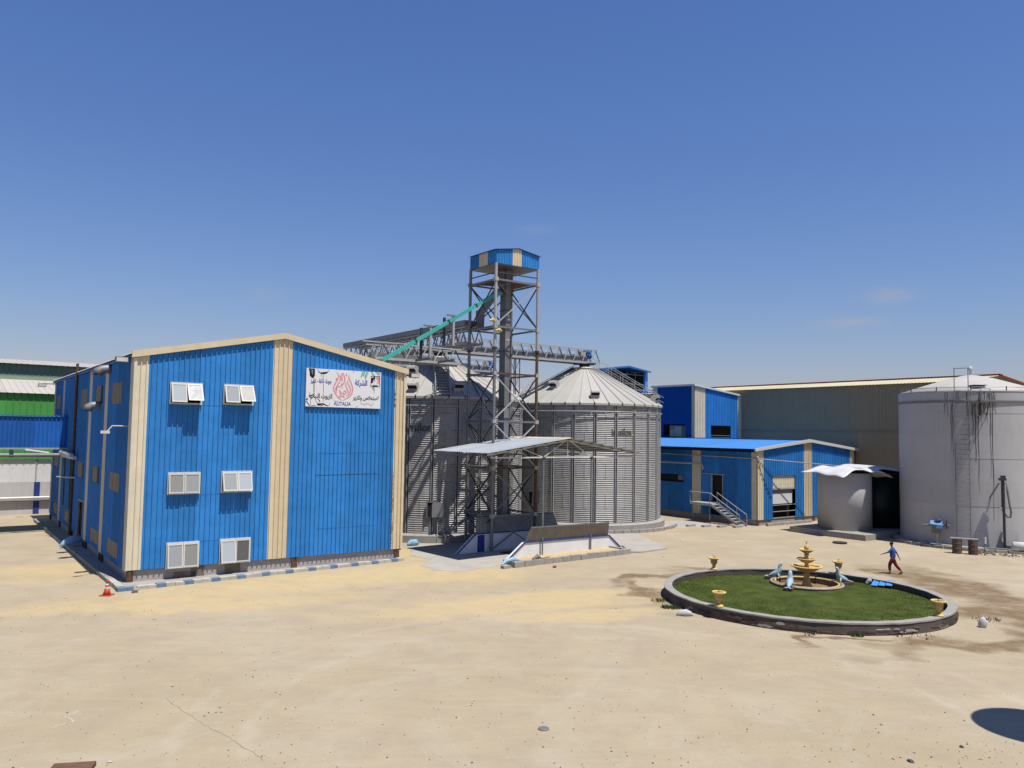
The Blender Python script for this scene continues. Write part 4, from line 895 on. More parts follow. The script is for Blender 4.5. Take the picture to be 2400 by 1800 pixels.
gp = MB(); gp.box(3.5, 1.3, -.02, 8.8, 3.4, .03)
for k in range(26): gp.box(3.5 + k * .205, 1.3, .03, 3.56 + k * .205, 3.4, .07)
gp.build('floor_grate', STEELD, None, label='dark steel unloading grate in the floor between the two bay walls', cat='grate', loc=tuple(CO), rz=CF)
bk = thing('block_kerb', 'row of bare concrete blocks along the yard side of the white bay wall', 'kerb', tuple(CO), CF)
for i in range(13):
    x = .76 + i * .725; b = MB(); j = random.uniform(-.02, .02); b.box(x + .012, -1.43 + j, 0, x + .713, -1.15 + j, .31 + random.uniform(-.015, .015)); b.build('block', BLOCK, bk)
for i in range(2): b = MB(); b.box(9.95, -1.13 + i * .72, 0, 10.2, -.43 + i * .72, .3); b.build('block', BLOCK, bk)
b = MB(); b.box(.05, -1.35, 0, .55, -1.05, .16); b.build('block', BLOCK, bk)
flat('sand_fill', [tuple((CO + CU * a + CV * c).xy) for a, c in ((.9, -1.16), (9.96, -1.16), (9.96, .3), (1.3, .3))], .22, SAND, kind='structure')
for (nm, lb, m, px, pts, rr, sc) in (('plastic_sheet', 'crumpled pale blue and white plastic sheet at the left end of the block kerb', PBLUE, (.9, -.75), [(-.5, 0, .12), (-.2, .1, .26), (.2, -.05, .36), (.6, .1, .28), (.9, 0, .24)], [.04, .12, .14, .11, .03], 1),
                             ('plastic_sack', 'bright blue sack lying by the base of the left silo beside the blue hall corner', PBLUE, None, [(-.35, 0, .12), (-.1, 0, .2), (.3, .03, .2), (.5, 0, .1)], [.08, .22, .22, .06], 1)):
    loc = tuple(CO + CU * px[0] + CV * px[1]) if px else (-6.35, 52.4, 0)
    b = MB(); b.sweep(pts, rr, 10); b.build(nm, m, None, smooth=False, label=lb, cat='plastic sheet' if 'sheet' in nm else 'sack', loc=loc, rz=CF)
b = MB(); b.sweep([(-.35, 0, .33), (0, .0, .46), (.3, .05, .36)], [.07, .14, .04], 7); b.beam((.2, -.1, .34), (1.0, .1, .34), .09, .04)
b.build('rubble_lump', STONE, None, label='brown rubble lump and stick on the block kerb by the canopy post', cat='rubble', loc=tuple(CO + CU * 2.6 + CV * -1.2), rz=CF)

# ------------------------------------------------------------------ blue office building on the right
OC = Vector((20.68, 67.02, 0)); OW, OD, OE, ORG = 14.5, 27.0, 6.44, 7.13
of = thing('industrial_building', 'low blue metal building with light blue roof and outside steel stair', 'building', tuple(OC), FR)
og = lambda u: OE + (ORG - OE) * (1 - abs(u - OW / 2) / (OW / 2)) - .02
oh = [(2.06, 5.33, .42, 4.15), (8.9, 11.9, .45, 4.15)]
clad(of, 0, OW, .48, og, front, lambda a: CREAM2 if a < .85 or a > 13.9 else CREAM if 6.6 < a < 7.75 else BLUE, holes=oh, cuts=(.85, 6.6, 7.75, 13.9))
oleft = [(8.1, 11.3, 3.15, 3.85), (3.62, 4.75, 1.7, 4.02), (3.9, 4.9, .55, 1.4)]
clad(of, 0, OD, .5, OE - .3, left, lambda a: CREAM2 if a < .55 or 6.0 < a < 7.05 else BLUE, holes=oleft, cuts=(.55, 6.0, 7.05), step=2)
clad(of, 0, OD, .5, OE, lambda a, b_, d: (OW + d, a, b_), lambda a: BLUE, step=6)
clad(of, 0, OW, .5, og, lambda a, b_, d: (a, OD + d, b_), lambda a: BLUE, step=6)
for s_ in (0, 1):
    for k in range(9):
        b = MB(); ribsheet(b, -.15 + k * 3.03, -.15 + (k + 1) * 3.03, -.55, OW / 2, lambda a, c, d, s_=s_: ((c if s_ == 0 else OW - c), a, OE + .03 + (ORG - OE) * c / (OW / 2) + d), pitch=.25, dep=.04); b.build('roof_sheet', LROOF, of)
b = MB(); b.prism([(-.6, OE - .22), (OW / 2, ORG - .1), (OW + .6, OE - .22), (OW + .6, OE + .02), (OW / 2, ORG + .17), (-.6, OE + .02)], -.3, -.16); b.build('verge_trim', WHITE, of)
b = MB(); b.box(OW / 2 - .2, -.15, ORG + .05, OW / 2 + .2, OD, ORG + .12); b.build('ridge_cap', BROOF, of)
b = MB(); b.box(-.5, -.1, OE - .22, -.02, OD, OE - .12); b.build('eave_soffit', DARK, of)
b = MB(); b.box(.1, .1, 0, OW - .1, .3, .5); b.box(.1, .3, 0, .3, OD, .5); b.box(OW - .3, .3, 0, OW - .1, OD, .5); b.build('plinth', PLINTH, of)
b = MB(); b.box(1.9, .6, 0, 5.5, .65, 2.0); b.build('dark_opening', DARK, of)
b = MB(); b.box(8.7, .6, 0, 12, .65, 4.3); b.build('dark_opening', DARK, of)
b = MB(); ribsheet(b, 2.0, 5.4, 3.05, 4.18, lambda a, c, d: (a, .10 - d, c), pitch=.25, dep=.03); b.build('infill_sheet', CREAM2, of)
b = MB(); b.box(2.06, .06, 2.95, 5.33, .16, 3.03); b.build('lintel', STEELL, of)
b = MB(); b.box(2.1, .12, 1.72, 5.0, .2, 2.55); b.build('white_panel', LINER, of)
b = MB(); b.box(2.1, .22, 2.55, 5.3, .3, 3.0); b.build('louvre_band', STEEL, of)
for z in (1.62, 1.08, .55): bar(of, 'cross_rail', (2.06, .05, z), (5.33, .05, z), .05, STEELL)
for z in (3.2, 1.9, 1.1): bar(of, 'cross_rail', (8.9, .05, z), (11.9, .05, z), .05, STEELL)
b = MB(); b.box(8.95, .1, 3.2, 11.8, .14, 4.1); b.build('cream_infill', CREAM2, of)
b = MB(); b.box(.12, 8.0, 3.0, .16, 11.5, 4.0); b.build('dark_opening', DARK, of)
b = MB(); b.box(.12, 3.4, .4, .16, 5.0, 4.2); b.build('dark_opening', DARK, of)
b = MB(); b.box(-.03, 8.15, 3.35, .02, 8.75, 3.8); b.build('vent_grille', STEEL, of)
b = MB(); b.box(-.06, 4.75, 1.7, .04, 4.85, 4.1); b.box(-.06, 3.55, 1.7, .04, 3.62, 4.1); b.box(-.1, 3.4, 4.05, .04, 6.0, 4.12); b.build('door_frame', STEELL, of)
b = MB(); b.box(-.05, 4.86, 1.75, -.01, 5.9, 4.0); b.build('door', BLUE, of)
b = MB(); b.sweep([(-.3, OD, 4.9), (-.3, 6.6, 4.95), (-.3, 5.75, 4.95), (-.3, 5.6, 4.75), (-.3, 5.6, 4.45)], .085, 8); b.build('wall_duct', STEELL, of)
rod(of, 'cable_tray', (-.25, OD, 5.9), (-.1, .1, 5.62), .045, STEELL); rod(of, 'cable_tray', (-.2, 0, 5.62), (8.5, -2.2, 5.0), .04, STEELL)
b = MB()
for z in (6.1, 5.9, 5.7): b.box(-.16, -.14, z, .0, -.04, z + .14)
b.build('insulators', WHITE, of)
b = MB(); P = [(.05, -.07, 5.4), (.35, -.07, 4.6), (.9, -.07, 3.6), (1.8, -.07, 2.3)]; b.sweep(P, .03, 6); b.build('cable', STEELD, of)
for u in (.02, 8.0, 14.2): b = MB(); b.box(u, .02, 0, u + .25, .09, .47); b.build('column_foot', RUST, of)
for k in range(6):
    b = MB(); b.box(.6 + k * 1.05, -.62, 0, .6 + k * 1.05 + 1.03, -.4, .22 + random.uniform(-.02, .02)); b.build('edging_block', BLOCK, of)
for k in range(4):
    b = MB(); b.box(-2.9 - k * .95, -.05 + k * .82, 0, -2.0 - k * .95, .25 + k * .82, .16)
    b.build('edging_block', BLOCK, of)
stair = thing('outside_stair', 'grey steel stair with handrails down from the side door of the low blue building', 'stair', tuple(OC), FR)
X0, X1 = -1.95, -1.0; Y0, Y1 = .3, 3.4; ZT = 1.62; NS = 8
for x in (X0, X1): bar(stair, 'stringer', (x, Y0, .05), (x, Y1, ZT), .05, STEELL, .2)
for k in range(NS):
    f = (k + .7) / NS; y = Y0 + (Y1 - Y0) * f; z = ZT * f; b = MB(); b.box(X0, y - .15, z - .03, X1, y + .15, z + .02); b.build('tread', STEELL, stair)
b = MB(); b.box(X0, Y1, ZT - .03, -.08, 5.6, ZT + .06); b.build('landing', STEELL, stair)
bar(stair, 'landing_edge', (X0, Y1, ZT - .05), (X0, 5.6, ZT - .05), .06, STEELL, .2)
for x in (X0, X1):
    rod(stair, 'handrail', (x, Y0, .95), (x, Y1, ZT + .95), .03, STEELL)
    for f in (0, .33, .66, 1): rod(stair, 'baluster', (x, Y0 + (Y1 - Y0) * f, ZT * f), (x, Y0 + (Y1 - Y0) * f, ZT * f + .95), .025, STEELL)
rod(stair, 'handrail', (X0, Y1, ZT + .95), (X0, 5.6, ZT + .95), .03, STEELL); rod(stair, 'baluster', (X0, 5.6, ZT), (X0, 5.6, ZT + .95), .025, STEELL)
for y in (Y1 + .1, 5.4): bar(stair, 'support_leg', (X0 + .1, y, 0), (X0 + .1, y, ZT), .07, STEEL)

ub = thing('tower_block', 'taller blue block with cream corners and two openings rising behind the light blue roof', 'building', tuple(OC + U2 * 7.5 + V2 * 13.4), FR)
UW, UD = 8.1, 5.8; utop = lambda a: 12.62 - .88 * a / UW
clad(ub, 0, UW, .3, utop, lambda a, b_, d: (a, -d, b_), lambda a: CREAM2 if a < 1.7 or a > 6.95 else BLUE, holes=[(2.6, 5.75, 7.3, 8.55)], cuts=(1.7, 6.95), step=1.1)
b = MB()
clad(ub, 0, UD, .3, 12.60, lambda a, b_, d: (-d, a, b_), lambda a: CREAM2 if a < .35 or a > 5.2 else SHBLUE, holes=[(1.2, 4.3, 7.2, 8.62)], cuts=(.35, 5.2), step=3)  # left face in the deeper blue that carries its shade
clad(ub, 0, UD, .3, 11.72, lambda a, b_, d: (UW + d, a, b_), lambda a: BLUE, step=3, holes=[(1.2, 4.3, 7.2, 8.62)])
clad(ub, 0, UW, .3, utop, lambda a, b_, d: (a, UD + d, b_), lambda a: BLUE, step=4, holes=[(2.6, 5.75, 7.3, 8.55)])
b = MB(); b.prism([(-.2, 12.62), (UW + .4, 11.68), (UW + .4, 11.86), (-.2, 12.80)], -.2, UD + .2); b.build('roof', WHITE, ub)
b = MB(); b.box(.2, .2, 7.12, UW - .2, UD - .2, 7.2); b.box(.3, .3, 8.75, UW - .3, UD - .3, 8.8); b.build('inner_floor', DARK, ub)
b = MB(); b.box(2.7, 2.2, 7.2, 5.2, 2.3, 8.5); b.build('inner_screen', SAGED, ub)
bar(ub, 'sill_rail', (2.6, .05, 7.5), (5.75, .05, 7.5), .07, STEEL)
b = MB(); b.box(-.03, 1.3, 7.4, .0, 1.32, 7.5); b.box(.3, 2.0, 7.35, .35, 3.0, 8.4); b.box(.3, 3.1, 7.35, .35, 3.6, 8.0); b.build('inner_cabinet', STEELL, ub)

# ------------------------------------------------------------------ big olive-grey warehouse behind
GW = thing('warehouse', 'long olive-grey warehouse with cream roof edge and red ridge behind the tanks', 'warehouse', (25.27, 86.26, 0), FR)
G0, G1 = -21.3, 34
clad(GW, G0, G1, 0, 12.45, lambda a, b_, d: (-d, a, b_), lambda a: OLIVE, step=4, pitch=.33, dep=.03)
for k in range(14):
    a = G0 - .3 + k * 4.0
    for s_ in (0, 1): b = MB(); ribsheet(b, a, a + 4, -.35, 10, lambda x, c, d, s_=s_: ((c if s_ == 0 else 20 - c), x, 12.5 + .105 * c + d), pitch=.33, dep=.05); b.build('roof_sheet', CRROOF, GW)
b = MB(); b.box(9.7, G0 - .3, 13.55, 10.3, G1, 13.72); b.build('ridge_cap', REDM, GW)
b = MB(); b.prism([(0, 0), (20, 0), (20, 12.45), (10, 13.5), (0, 12.45)], G0 - .02, G0 + .1); b.build('gable_wall', OLIVE, GW)
b = MB(); b.prism([(10, 13.5), (20.4, 12.42), (20.4, 12.52), (10, 13.62)], G0 - .4, G0 - .25); b.build('red_verge', REDM, GW)
b = MB(); b.box(19.8, G0, 0, 20, G1, 12.45); b.box(0, G1 - .1, 0, 20, G1, 12.5); b.build('rear_wall', OLIVE, GW)
b = MB(); b.box(-.08, G0, 8.05, -.035, 4, 8.13); b.build('wall_strip', STEEL, GW)

# ------------------------------------------------------------------ open blue upper structure behind silo R
ob = thing('open_loft', 'distant open-fronted blue steel loft with a dark interior above the right silo roof', 'building', (11.7, 100, 0), FR)
clad(ob, 0, 7.0, 0, 15.7, lambda a, b_, d: (-d, a, b_), lambda a: BLUE2, step=3.5, pitch=.5)
for x in (0, 7.1): b = MB(); b.box(x, 0, 0, x + .5, .3, 15.75); b.build('corner_column', LROOF, ob)
b = MB(); b.box(0, 7, 0, 7.6, 7.1, 15.9); b.box(7.5, .3, 0, 7.6, 7, 15.7); b.box(.1, .3, 12.5, 7.5, 7, 12.6); b.build('inner_wall', STEELD, ob)
for s_ in (0, 1): b = MB(); ribsheet(b, -.4, 7.4, -.3, 3.8, lambda a, c, d, s_=s_: ((c if s_ == 0 else 7.6 - c), a, 15.72 + .13 * c + d), pitch=.4); b.build('roof_sheet', BROOF, ob)
b = MB(); b.prism([(-.2, 15.55), (3.8, 16.05), (7.8, 15.55), (7.8, 15.75), (3.8, 16.28), (-.2, 15.75)], -.45, -.38); b.build('verge_trim', BROOF, ob)
for z in (15.2, 14.0, 13.2): bar(ob, 'rail', (.5, .15, z), (7.1, .15, z), .07, STEEL)
for x in (2.0, 4.0, 5.5): bar(ob, 'stud', (x, .2, 12.6), (x, .2, 15.6), .06, STEEL)
clad(ob, 3.3, 7.6, 0, 12.75, lambda a, b_, d: (a, -4 - d, b_), lambda a: LROOF, step=2.2, pitch=.35)
b = MB(); b.prism([(-4.2, 12.8), (0, 13.2), (0, 13.3), (-4.2, 12.9)], 3.2, 7.8, ax='x'); b.build('lean_to_roof', LROOF, ob)
b = MB(); b.box(3.3, -3.9, 0, 3.4, 0, 12.8); b.box(7.5, -3.9, 0, 7.6, 0, 12.8); b.build('lean_to_side', BLUE2, ob)

# ------------------------------------------------------------------ small tank, its cover and the dark tank
SC = Vector((26.2, 62.75, 0))
flat('tank_plinth', [tuple((OC + U2 * a + V2 * c).xy) for a, c in ((-.85, -10.05), (-.85, -3.7), (9, -3.7), (9, -10.05))], .42, CONC, kind='structure')
stk = thing('small_tank', 'small plain lilac-grey cylindrical tank under a white sheet beside the big tank', 'tank', (26.2, 62.75, .42), 0)
b = MB(); b.lathe([(1.98, 0), (1.98, 4.3), (1.9, 4.35)], 48); b.build('shell', LILAC, stk, smooth=True)
def cover(name, label, loc, rz, w_, d_, f, m=LINER):
    b = MB(); n = 22; vs = []
    for s_ in (0, -.05):
        for i in range(n + 1):
            for j in range(n + 1):
                x, y = (i / n - .5) * w_, (j / n - .5) * d_; vs.append((x, y, f(x, y) + s_))
    N = (n + 1) ** 2; q = lambda i, j: i * (n + 1) + j
    fs = [(q(i, j), q(i + 1, j), q(i + 1, j + 1), q(i, j + 1)) for i in range(n) for j in range(n)] + [tuple(N + z for z in (q(i, j), q(i, j + 1), q(i + 1, j + 1), q(i + 1, j))) for i in range(n) for j in range(n)]
    for i in range(n): fs += [(q(i, 0), N + q(i, 0), N + q(i + 1, 0), q(i + 1, 0)), (q(i, n), q(i + 1, n), N + q(i + 1, n), N + q(i, n)), (q(0, i), q(0, i + 1), N + q(0, i + 1), N + q(0, i)), (q(n, i), N + q(n, i), N + q(n, i + 1), q(n, i + 1))]
    b.add(vs, fs); return b.build(name, m, None, smooth=True, label=label, cat='cover sheet', loc=loc, rz=rz)
cover('cover_sheet', 'wavy white sheet lying loosely over the small lilac tank', (26.25, 62.5, 4.83), .38, 5.0, 4.4, lambda x, y: .30 * max(0, 1 - (x + .4) ** 2 / 5) - .26 * max(0, x - 1.5) + .09 * sin(2.3 * x + y) + .05 * sin(3.1 * y) - .14 * max(0, -x - 1.2) - .04 * max(0, -1.4 - y) * (1 + sin(5 * x)))
DT = thing('dark_tank', 'very dark green upright tank squeezed between the small lilac tank and the big tank', 'tank', (29.9, 64.9, 0), 0)
b = MB(); b.lathe([(1.9, .3), (1.9, 4.75)], 40); b.build('shell', DGREEN, DT, smooth=True)
b = MB(); b.lathe([(1.96, 4.62), (1.96, 4.74)], 40); b.build('rim', STEELD, DT); b = MB(); b.lathe([(2.1, 0), (2.1, .3)], 40); b.build('base', CONC, DT)
cover('cover_sheet', 'white sheet with a drooping edge lying over the dark green tank', (29.4, 64.2, 4.98), .30, 5.1, 4.6, lambda x, y: .28 * max(0, 1 - (x + .9) ** 2 / 4) - .12 * max(0, x - .3) ** 1.4 + .07 * sin(2.1 * x + 1 + y) - .15 * max(0, -1.3 - y))

# ------------------------------------------------------------------ big storage tank
TC = Vector((34.1, 59.0, 0)); TR = 4.84
bt = thing('storage_tank', 'big grey cylindrical storage tank with shallow cone roof and dark drip stains', 'tank', tuple(TC), 0)
def tshell(z0, z1, k):
    b = MB(); n = 72; m_ = 8
    b.lathe([(TR + (.0 if k % 2 else .012), z0 + (z1 - z0) * i / m_) for i in range(m_ + 1)], n, cap=False); return b.build('shell_course', TANKP, bt, smooth=True)
for k, (z0, z1) in enumerate(((0.1, 1.25), (1.25, 2.95), (2.95, 4.6), (4.6, 6.2), (6.2, 7.8), (7.8, 9.3), (9.3, 10.85))): tshell(z0, z1, k)
b = MB(); b.lathe([(TR + .02, 10.06), (TR + .09, 10.08), (TR + .09, 10.2), (TR + .02, 10.22)], 72, cap=False); b.build('stiffening_ring', STEEL, bt)
b = MB(); b.lathe([(TR + .04, 10.82), (TR + .05, 10.88), (3.2, 11.45), (1.5, 12.0), (.5, 12.24), (0.01, 12.3)], 72, cap=False); b.build('cone_roof', TANKR, bt, smooth=True)
b = MB(); b.lathe([(.10, 12.25), (.09, 12.62), (.14, 12.66), (.12, 12.85), (.02, 12.95)], 12); b.build('roof_vent', WHITE, bt, smooth=True)
b = MB(); b.lathe([(TR + .6, 0), (TR + .6, .2), (TR + .02, .22)], 72, cap=False); b.build('base_ring', CONC, bt)
ya = atan2(-59.0, -34.1)
def onT(da, z, r=0): t = ya + da; return (TC.x + (TR + r) * cos(t), TC.y + (TR + r) * sin(t), z)
def rel(p): return (p[0] - TC.x, p[1] - TC.y, p[2])
for (a0, z0, z1, wd) in ((-.235, 10.0, 6.3, .06), (-.255, 10.0, 6.5, .05), (-.34, 10.0, 9.2, .06), (-.30, 10.0, 9.0, .05), (.02, 9.9, 7.2, .07), (.05, 10, 5.9, .10), (.085, 9.9, 3.9, .06), (.125, 10.0, 8.4, .05), (.15, 10, 8.9, .06), (.175, 10, 8.7, .04), (.2, 10.7, 8.5, .05), (.235, 10.7, 4.9, .05), (.26, 10.7, 2.0, .06), (.3, 10.6, 9.3, .05), (.22, 10.7, 9.8, .06), (.1, 10.8, 9.4, .07), (.165, 10.8, 9.3, .06), (-.05, 10.8, 9.1, .06), (-.16, 10.8, 9.9, .06), (-.18, 10.8, 9.6, .04), (-.30, 10.8, 10.0, .05), (-.33, 10.8, 9.8, .05), (.28, 10.8, 9.5, .06)):
    b = MB(); n = 10; vs = []
    for i in range(n + 1):
        f = i / n; z = z0 + (z1 - z0) * f; ww = wd * (1 - .75 * f ** 1.5) * (1 + .2 * sin(i * 2.1 + a0 * 50)) / TR; off = .004 * sin(i * 1.3 + a0 * 70)
        for s_ in (-1, 1): vs.append(rel(onT(a0 + off + s_ * ww / 2, z, .0165)))
    b.add(vs, [(2 * i, 2 * i + 1, 2 * i + 3, 2 * i + 2) for i in range(n)]); b.build('drip_stain', TANKS, bt)
lad = thing('tank_ladder', 'thin vertical ladder with a raised hoop fixed up the front of the big storage tank', 'ladder', tuple(TC), 0)
la = -.115; lw = .085
for s_ in (-1, 1):
    rod(lad, 'rail', rel(onT(la + s_ * lw, .4, .16)), rel(onT(la + s_ * lw, 12.45, .16)), .028, STEEL)
for k in range(30): rod(lad, 'rung', rel(onT(la - lw, .7 + k * .34, .16)), rel(onT(la + lw, .7 + k * .34, .16)), .014, STEEL, 5)
rod(lad, 'hoop', rel(onT(la - lw, 12.43, .16)), rel(onT(la + lw, 12.43, .16)), .028, STEEL)
pf = thing('service_platform', 'small bracketed steel platform at the top of the tank ladder with a drain pipe', 'platform', tuple(TC), 0)
for q in range(3):
    r = .2 + q * .27; b = MB(); b.beam(rel(onT(.0, 10.05, r)), rel(onT(.20, 10.05, r)), .22, .04); b.build('deck_plate', STEEL, pf)
rod(pf, 'bracket', rel(onT(.01, 9.2, .02)), rel(onT(.01, 10.0, .8)), .035, STEELD); rod(pf, 'bracket', rel(onT(.19, 9.2, .02)), rel(onT(.19, 10.0, .8)), .035, STEELD)
for a in (0, .1, .2): rod(pf, 'rail_post', rel(onT(a, 10.05, .85)), rel(onT(a, 10.95, .85)), .022, STEEL)
rod(pf, 'handrail', rel(onT(0, 10.95, .85)), rel(onT(.2, 10.95, .85)), .022, STEEL)
b = MB(); b.sweep([rel(onT(.12, 10.6, .1)), rel(onT(.11, 10.0, .3)), rel(onT(.1, 9.2, .3)), rel(onT(.07, 9.0, .5))], .06, 8); b.build('drain_pipe', STEELD, pf)
b = MB(); b.box(-.35, -.3, 0, .35, .3, .25); b.box(-.45, -.4, .25, .45, .4, .3); o_ = b.build('roof_hatch', STEELD, bt, loc=rel(onT(.1, 11.0, -.8)))
hr = thing('roof_railing', 'thin railing round the eave of the big storage tank', 'railing', tuple(TC), 0)
for z in (11.12,):
    for i in range(36): rod(hr, 'rail', rel(onT(-pi + i * 2 * pi / 36, z, .02)), rel(onT(-pi + (i + 1) * 2 * pi / 36, z, .02)), .022, STEEL, 5)
for i in range(14): rod(hr, 'stanchion', rel(onT(-pi + i * 2 * pi / 14, 10.85, .02)), rel(onT(-pi + i * 2 * pi / 14, 11.18, .02)), .035, STEELD, 6)
for i, a in enumerate([-.95 + k * .13 for k in range(16)]):
    b = MB(); p = onT(a, 0, .98); c = onT(a + .115, 0, .98); b.beam((p[0] - TC.x, p[1] - TC.y, .09), (c[0] - TC.x, c[1] - TC.y, .09), .22, .2)
    b.build('kerb_block', CONC, bt)
for (a, z, r) in ((-.42, 1.55, .3),):
    vb = thing('valve_box', 'khaki box with pale blue covers and black handwheel on a post at the big tank', 'valve box', onT(-.40, 0, .75), ya + pi / 2)
    bar(vb, 'post', (0, 0, 0), (0, 0, 1.1), .06, STEELL); bar(vb, 'post', (.18, .1, 0), (.18, .1, 1.1), .10, STEEL)
    b = MB(); b.box(-.35, -.2, 1.0, .3, .25, 1.6); b.build('box', KHAKI, vb)
    b = MB(); b.box(-.05, -.3, 1.35, .35, -.2, 1.55); b.add([(-.42, -.28, 1.62), (.32, -.28, 1.58), (.32, .2, 1.82), (-.42, .2, 1.84), (-.42, -.28, 1.58), (.32, -.28, 1.54), (.32, .2, 1.78), (-.42, .2, 1.8)], [(0, 1, 2, 3), (7, 6, 5, 4), (0, 4, 5, 1), (1, 5, 6, 2), (2, 6, 7, 3), (3, 7, 4, 0)]); b.build('blue_cover', VALVE, vb)
    rod(vb, 'pipe', (-.9, .1, 1.5), (.8, .1, 1.55), .06, KHAKI); b = MB(); b.lathe([(.2, 1.85), (.24, 1.88), (.2, 1.91)], 14, c=(.1, .1, .05)); b.box(.55, .0, 1.3, .62, .2, 1.9); b.build('handwheel', STEELD, vb)
for i, (x, y, lb) in enumerate(((29.5, 52.95, 'left rusty oil drum under the plank before the big tank'), (30.3, 52.5, 'right rusty oil drum, chipped on one side, under the plank before the big tank'))):
    d = thing('oil_drum', lb, 'oil drum', (x, y, 0), i * 1.3, 'rusty oil drums before the big tank')
    b = MB(); b.lathe([(.29, 0), (.3, .03), (.285, .06), (.285, .3), (.30, .33), (.285, .36), (.285, .62), (.30, .65), (.285, .68), (.285, .92), (.3, .95), (.28, .96)], 22); b.build('drum_body', BARK, d, smooth=False)
    b = MB(); b.lathe([(.27, .95), (.27, .957)], 20); b.build('drum_lid', RUST, d)
b = MB(); b.box(-.85, -.15, 0, .75, .15, .06); b.build('plank', PLINTH, None, label='pale plank laid across the two rusty oil drums', cat='plank', loc=(29.9, 52.7, .965), rz=-.51)
fp = thing('filling_standpipe', 'tall black standpipe with a looped grey hose in front of the big tank', 'standpipe', (33.1, 53.65, 0), -.5)
rod(fp, 'pipe', (0, 0, 0), (-.03, 0, 5.0), .085, STEELD, 12); rod(fp, 'pipe', (-.12, .05, 3.0), (-.12, .05, 4.9), .05, STEEL)
b = MB(); b.box(-.3, -.12, 4.78, .16, .12, 4.95); b.box(-.18, -.1, 4.95, .12, .1, 5.12); b.build('head', STEELD, fp)
b = MB(); b.sweep([(.18, 0, 4.7), (.22, 0, 4.0), (.32, 0, 3.2), (.40, 0, 2.7), (.33, 0, 2.35), (.2, 0, 2.35), (.05, 0, 2.65)], .07, 10); b.build('hose', HOSE, fp, smooth=True)
b = MB(); b.sweep([(-.2, 0, 3.0), (-.1, 0, 2.6), (0, 0, 2.35)], .05, 8); b.build('hose_nozzle', WHITE, fp)
rod(fp, 'brace', (-.25, .2, 4.6), (-2.4, 1.1, .5), .05, STEEL)
pm = thing('pump', 'white horizontal pump drum on a concrete sleeper beside the black standpipe', 'pump', (33.9, 53.1, 0), -.5)
b = MB(); b.sweep([(-.55, 0, .48), (-.5, 0, .48), (.5, 0, .48), (.9, 0, .48)], [.22, .3, .3, .12], 16); b.build('drum', WHITE, pm, smooth=True)
b = MB(); b.box(-.7, -.35, 0, 1.4, .35, .16); b.build('sleeper', CONC, pm); b = MB(); b.box(.9, -.2, .2, 1.5, .2, .8); b.build('motor', STEEL, pm)
mh = thing('manway', 'round grey manway cover low on the big tank at the right edge', 'manway', onT(.42, 1.0, 0), ya + .42)
b = MB(); b.sweep([(-.05, 0, 0), (.3, 0, 0)], .48, 20); b.build('neck', STEEL, mh); b = MB(); b.sweep([(.3, 0, 0), (.36, 0, 0)], .58, 20); b.build('lid', TANKP, mh)
fv = thing('drain_valve', 'thin drain pipe with a white valve standing before the big tank', 'valve', (30.9, 52.2, 0), -.5)
rod(fv, 'pipe', (0, 0, 0), (0, 0, .75), .05, STEEL); rod(fv, 'valve_body', (0, 0, .75), (.02, 0, 1.15), .08, WHITE, 10); rod(fv, 'side_pipe', (0, 0, .5), (1.9, .35, .45), .05, STEEL); b = MB(); b.sweep([(-.02, 0, .1), (.1, 0, .3), (-.03, 0, .5)], .07, 8); b.build('elbow', STEELL, fv)
dr = MB(); random.seed(12)
for k in range(60):
    x, y = random.uniform(-.9, 2.2), random.uniform(-.5, .4); s_ = random.uniform(.04, .13); dr.box(x, y, 0, x + s_, y + s_ * .8, s_ * .7)
dr.build('rubble', STONE, None, label='broken rubble heaped between the oil drums and the standpipe', cat='rubble', loc=(31.5, 52.8, 0), rz=-.5, kind='stuff')

# ------------------------------------------------------------------ planted ring, fountain, seals, urns
RC = Vector((13.43, 36.9, 0)); RO, RI, RH = 6.2, 5.86, .47
ring = thing('ring_wall', 'low round plastered wall with a pale top and dark stained sides around the lawn', 'planter wall', tuple(RC))
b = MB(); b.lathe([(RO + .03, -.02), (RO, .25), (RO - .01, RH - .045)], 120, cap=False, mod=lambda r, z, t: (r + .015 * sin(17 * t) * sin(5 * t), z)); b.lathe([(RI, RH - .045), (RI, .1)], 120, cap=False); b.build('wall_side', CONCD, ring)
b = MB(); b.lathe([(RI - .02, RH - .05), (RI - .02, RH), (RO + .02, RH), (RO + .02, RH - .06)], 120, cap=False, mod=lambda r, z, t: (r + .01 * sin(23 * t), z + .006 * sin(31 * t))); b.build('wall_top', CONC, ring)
random.seed(9)
for k in range(46):
    a = random.uniform(-2.9, -.15); z0 = random.uniform(.0, .22); h = random.uniform(.08, .2); w_ = random.uniform(.04, .16); b = MB(); n = 6; vs = []
    for i in range(n + 1):
        t = a + w_ * i / n; e = random.uniform(.0, .06)
        vs += [((RO + .045) * cos(t), (RO + .045) * sin(t), z0 + (e if 0 < i < n else h * .4)), ((RO + .035) * cos(t), (RO + .035) * sin(t), min(RH - .06, z0 + h - (random.uniform(0, .05) if 0 < i < n else h * .35)))]
    b.add(vs, [(2 * i, 2 * i + 2, 2 * i + 3, 2 * i + 1) for i in range(n)]); b.build('plaster_patch', (BARK, CONC, RUST, CONCD, PLINTH)[k % 5] if k % 3 else mat('dark_patch', (.075, .055, .045), .95, 0, .3, 5, bump=.4), ring)
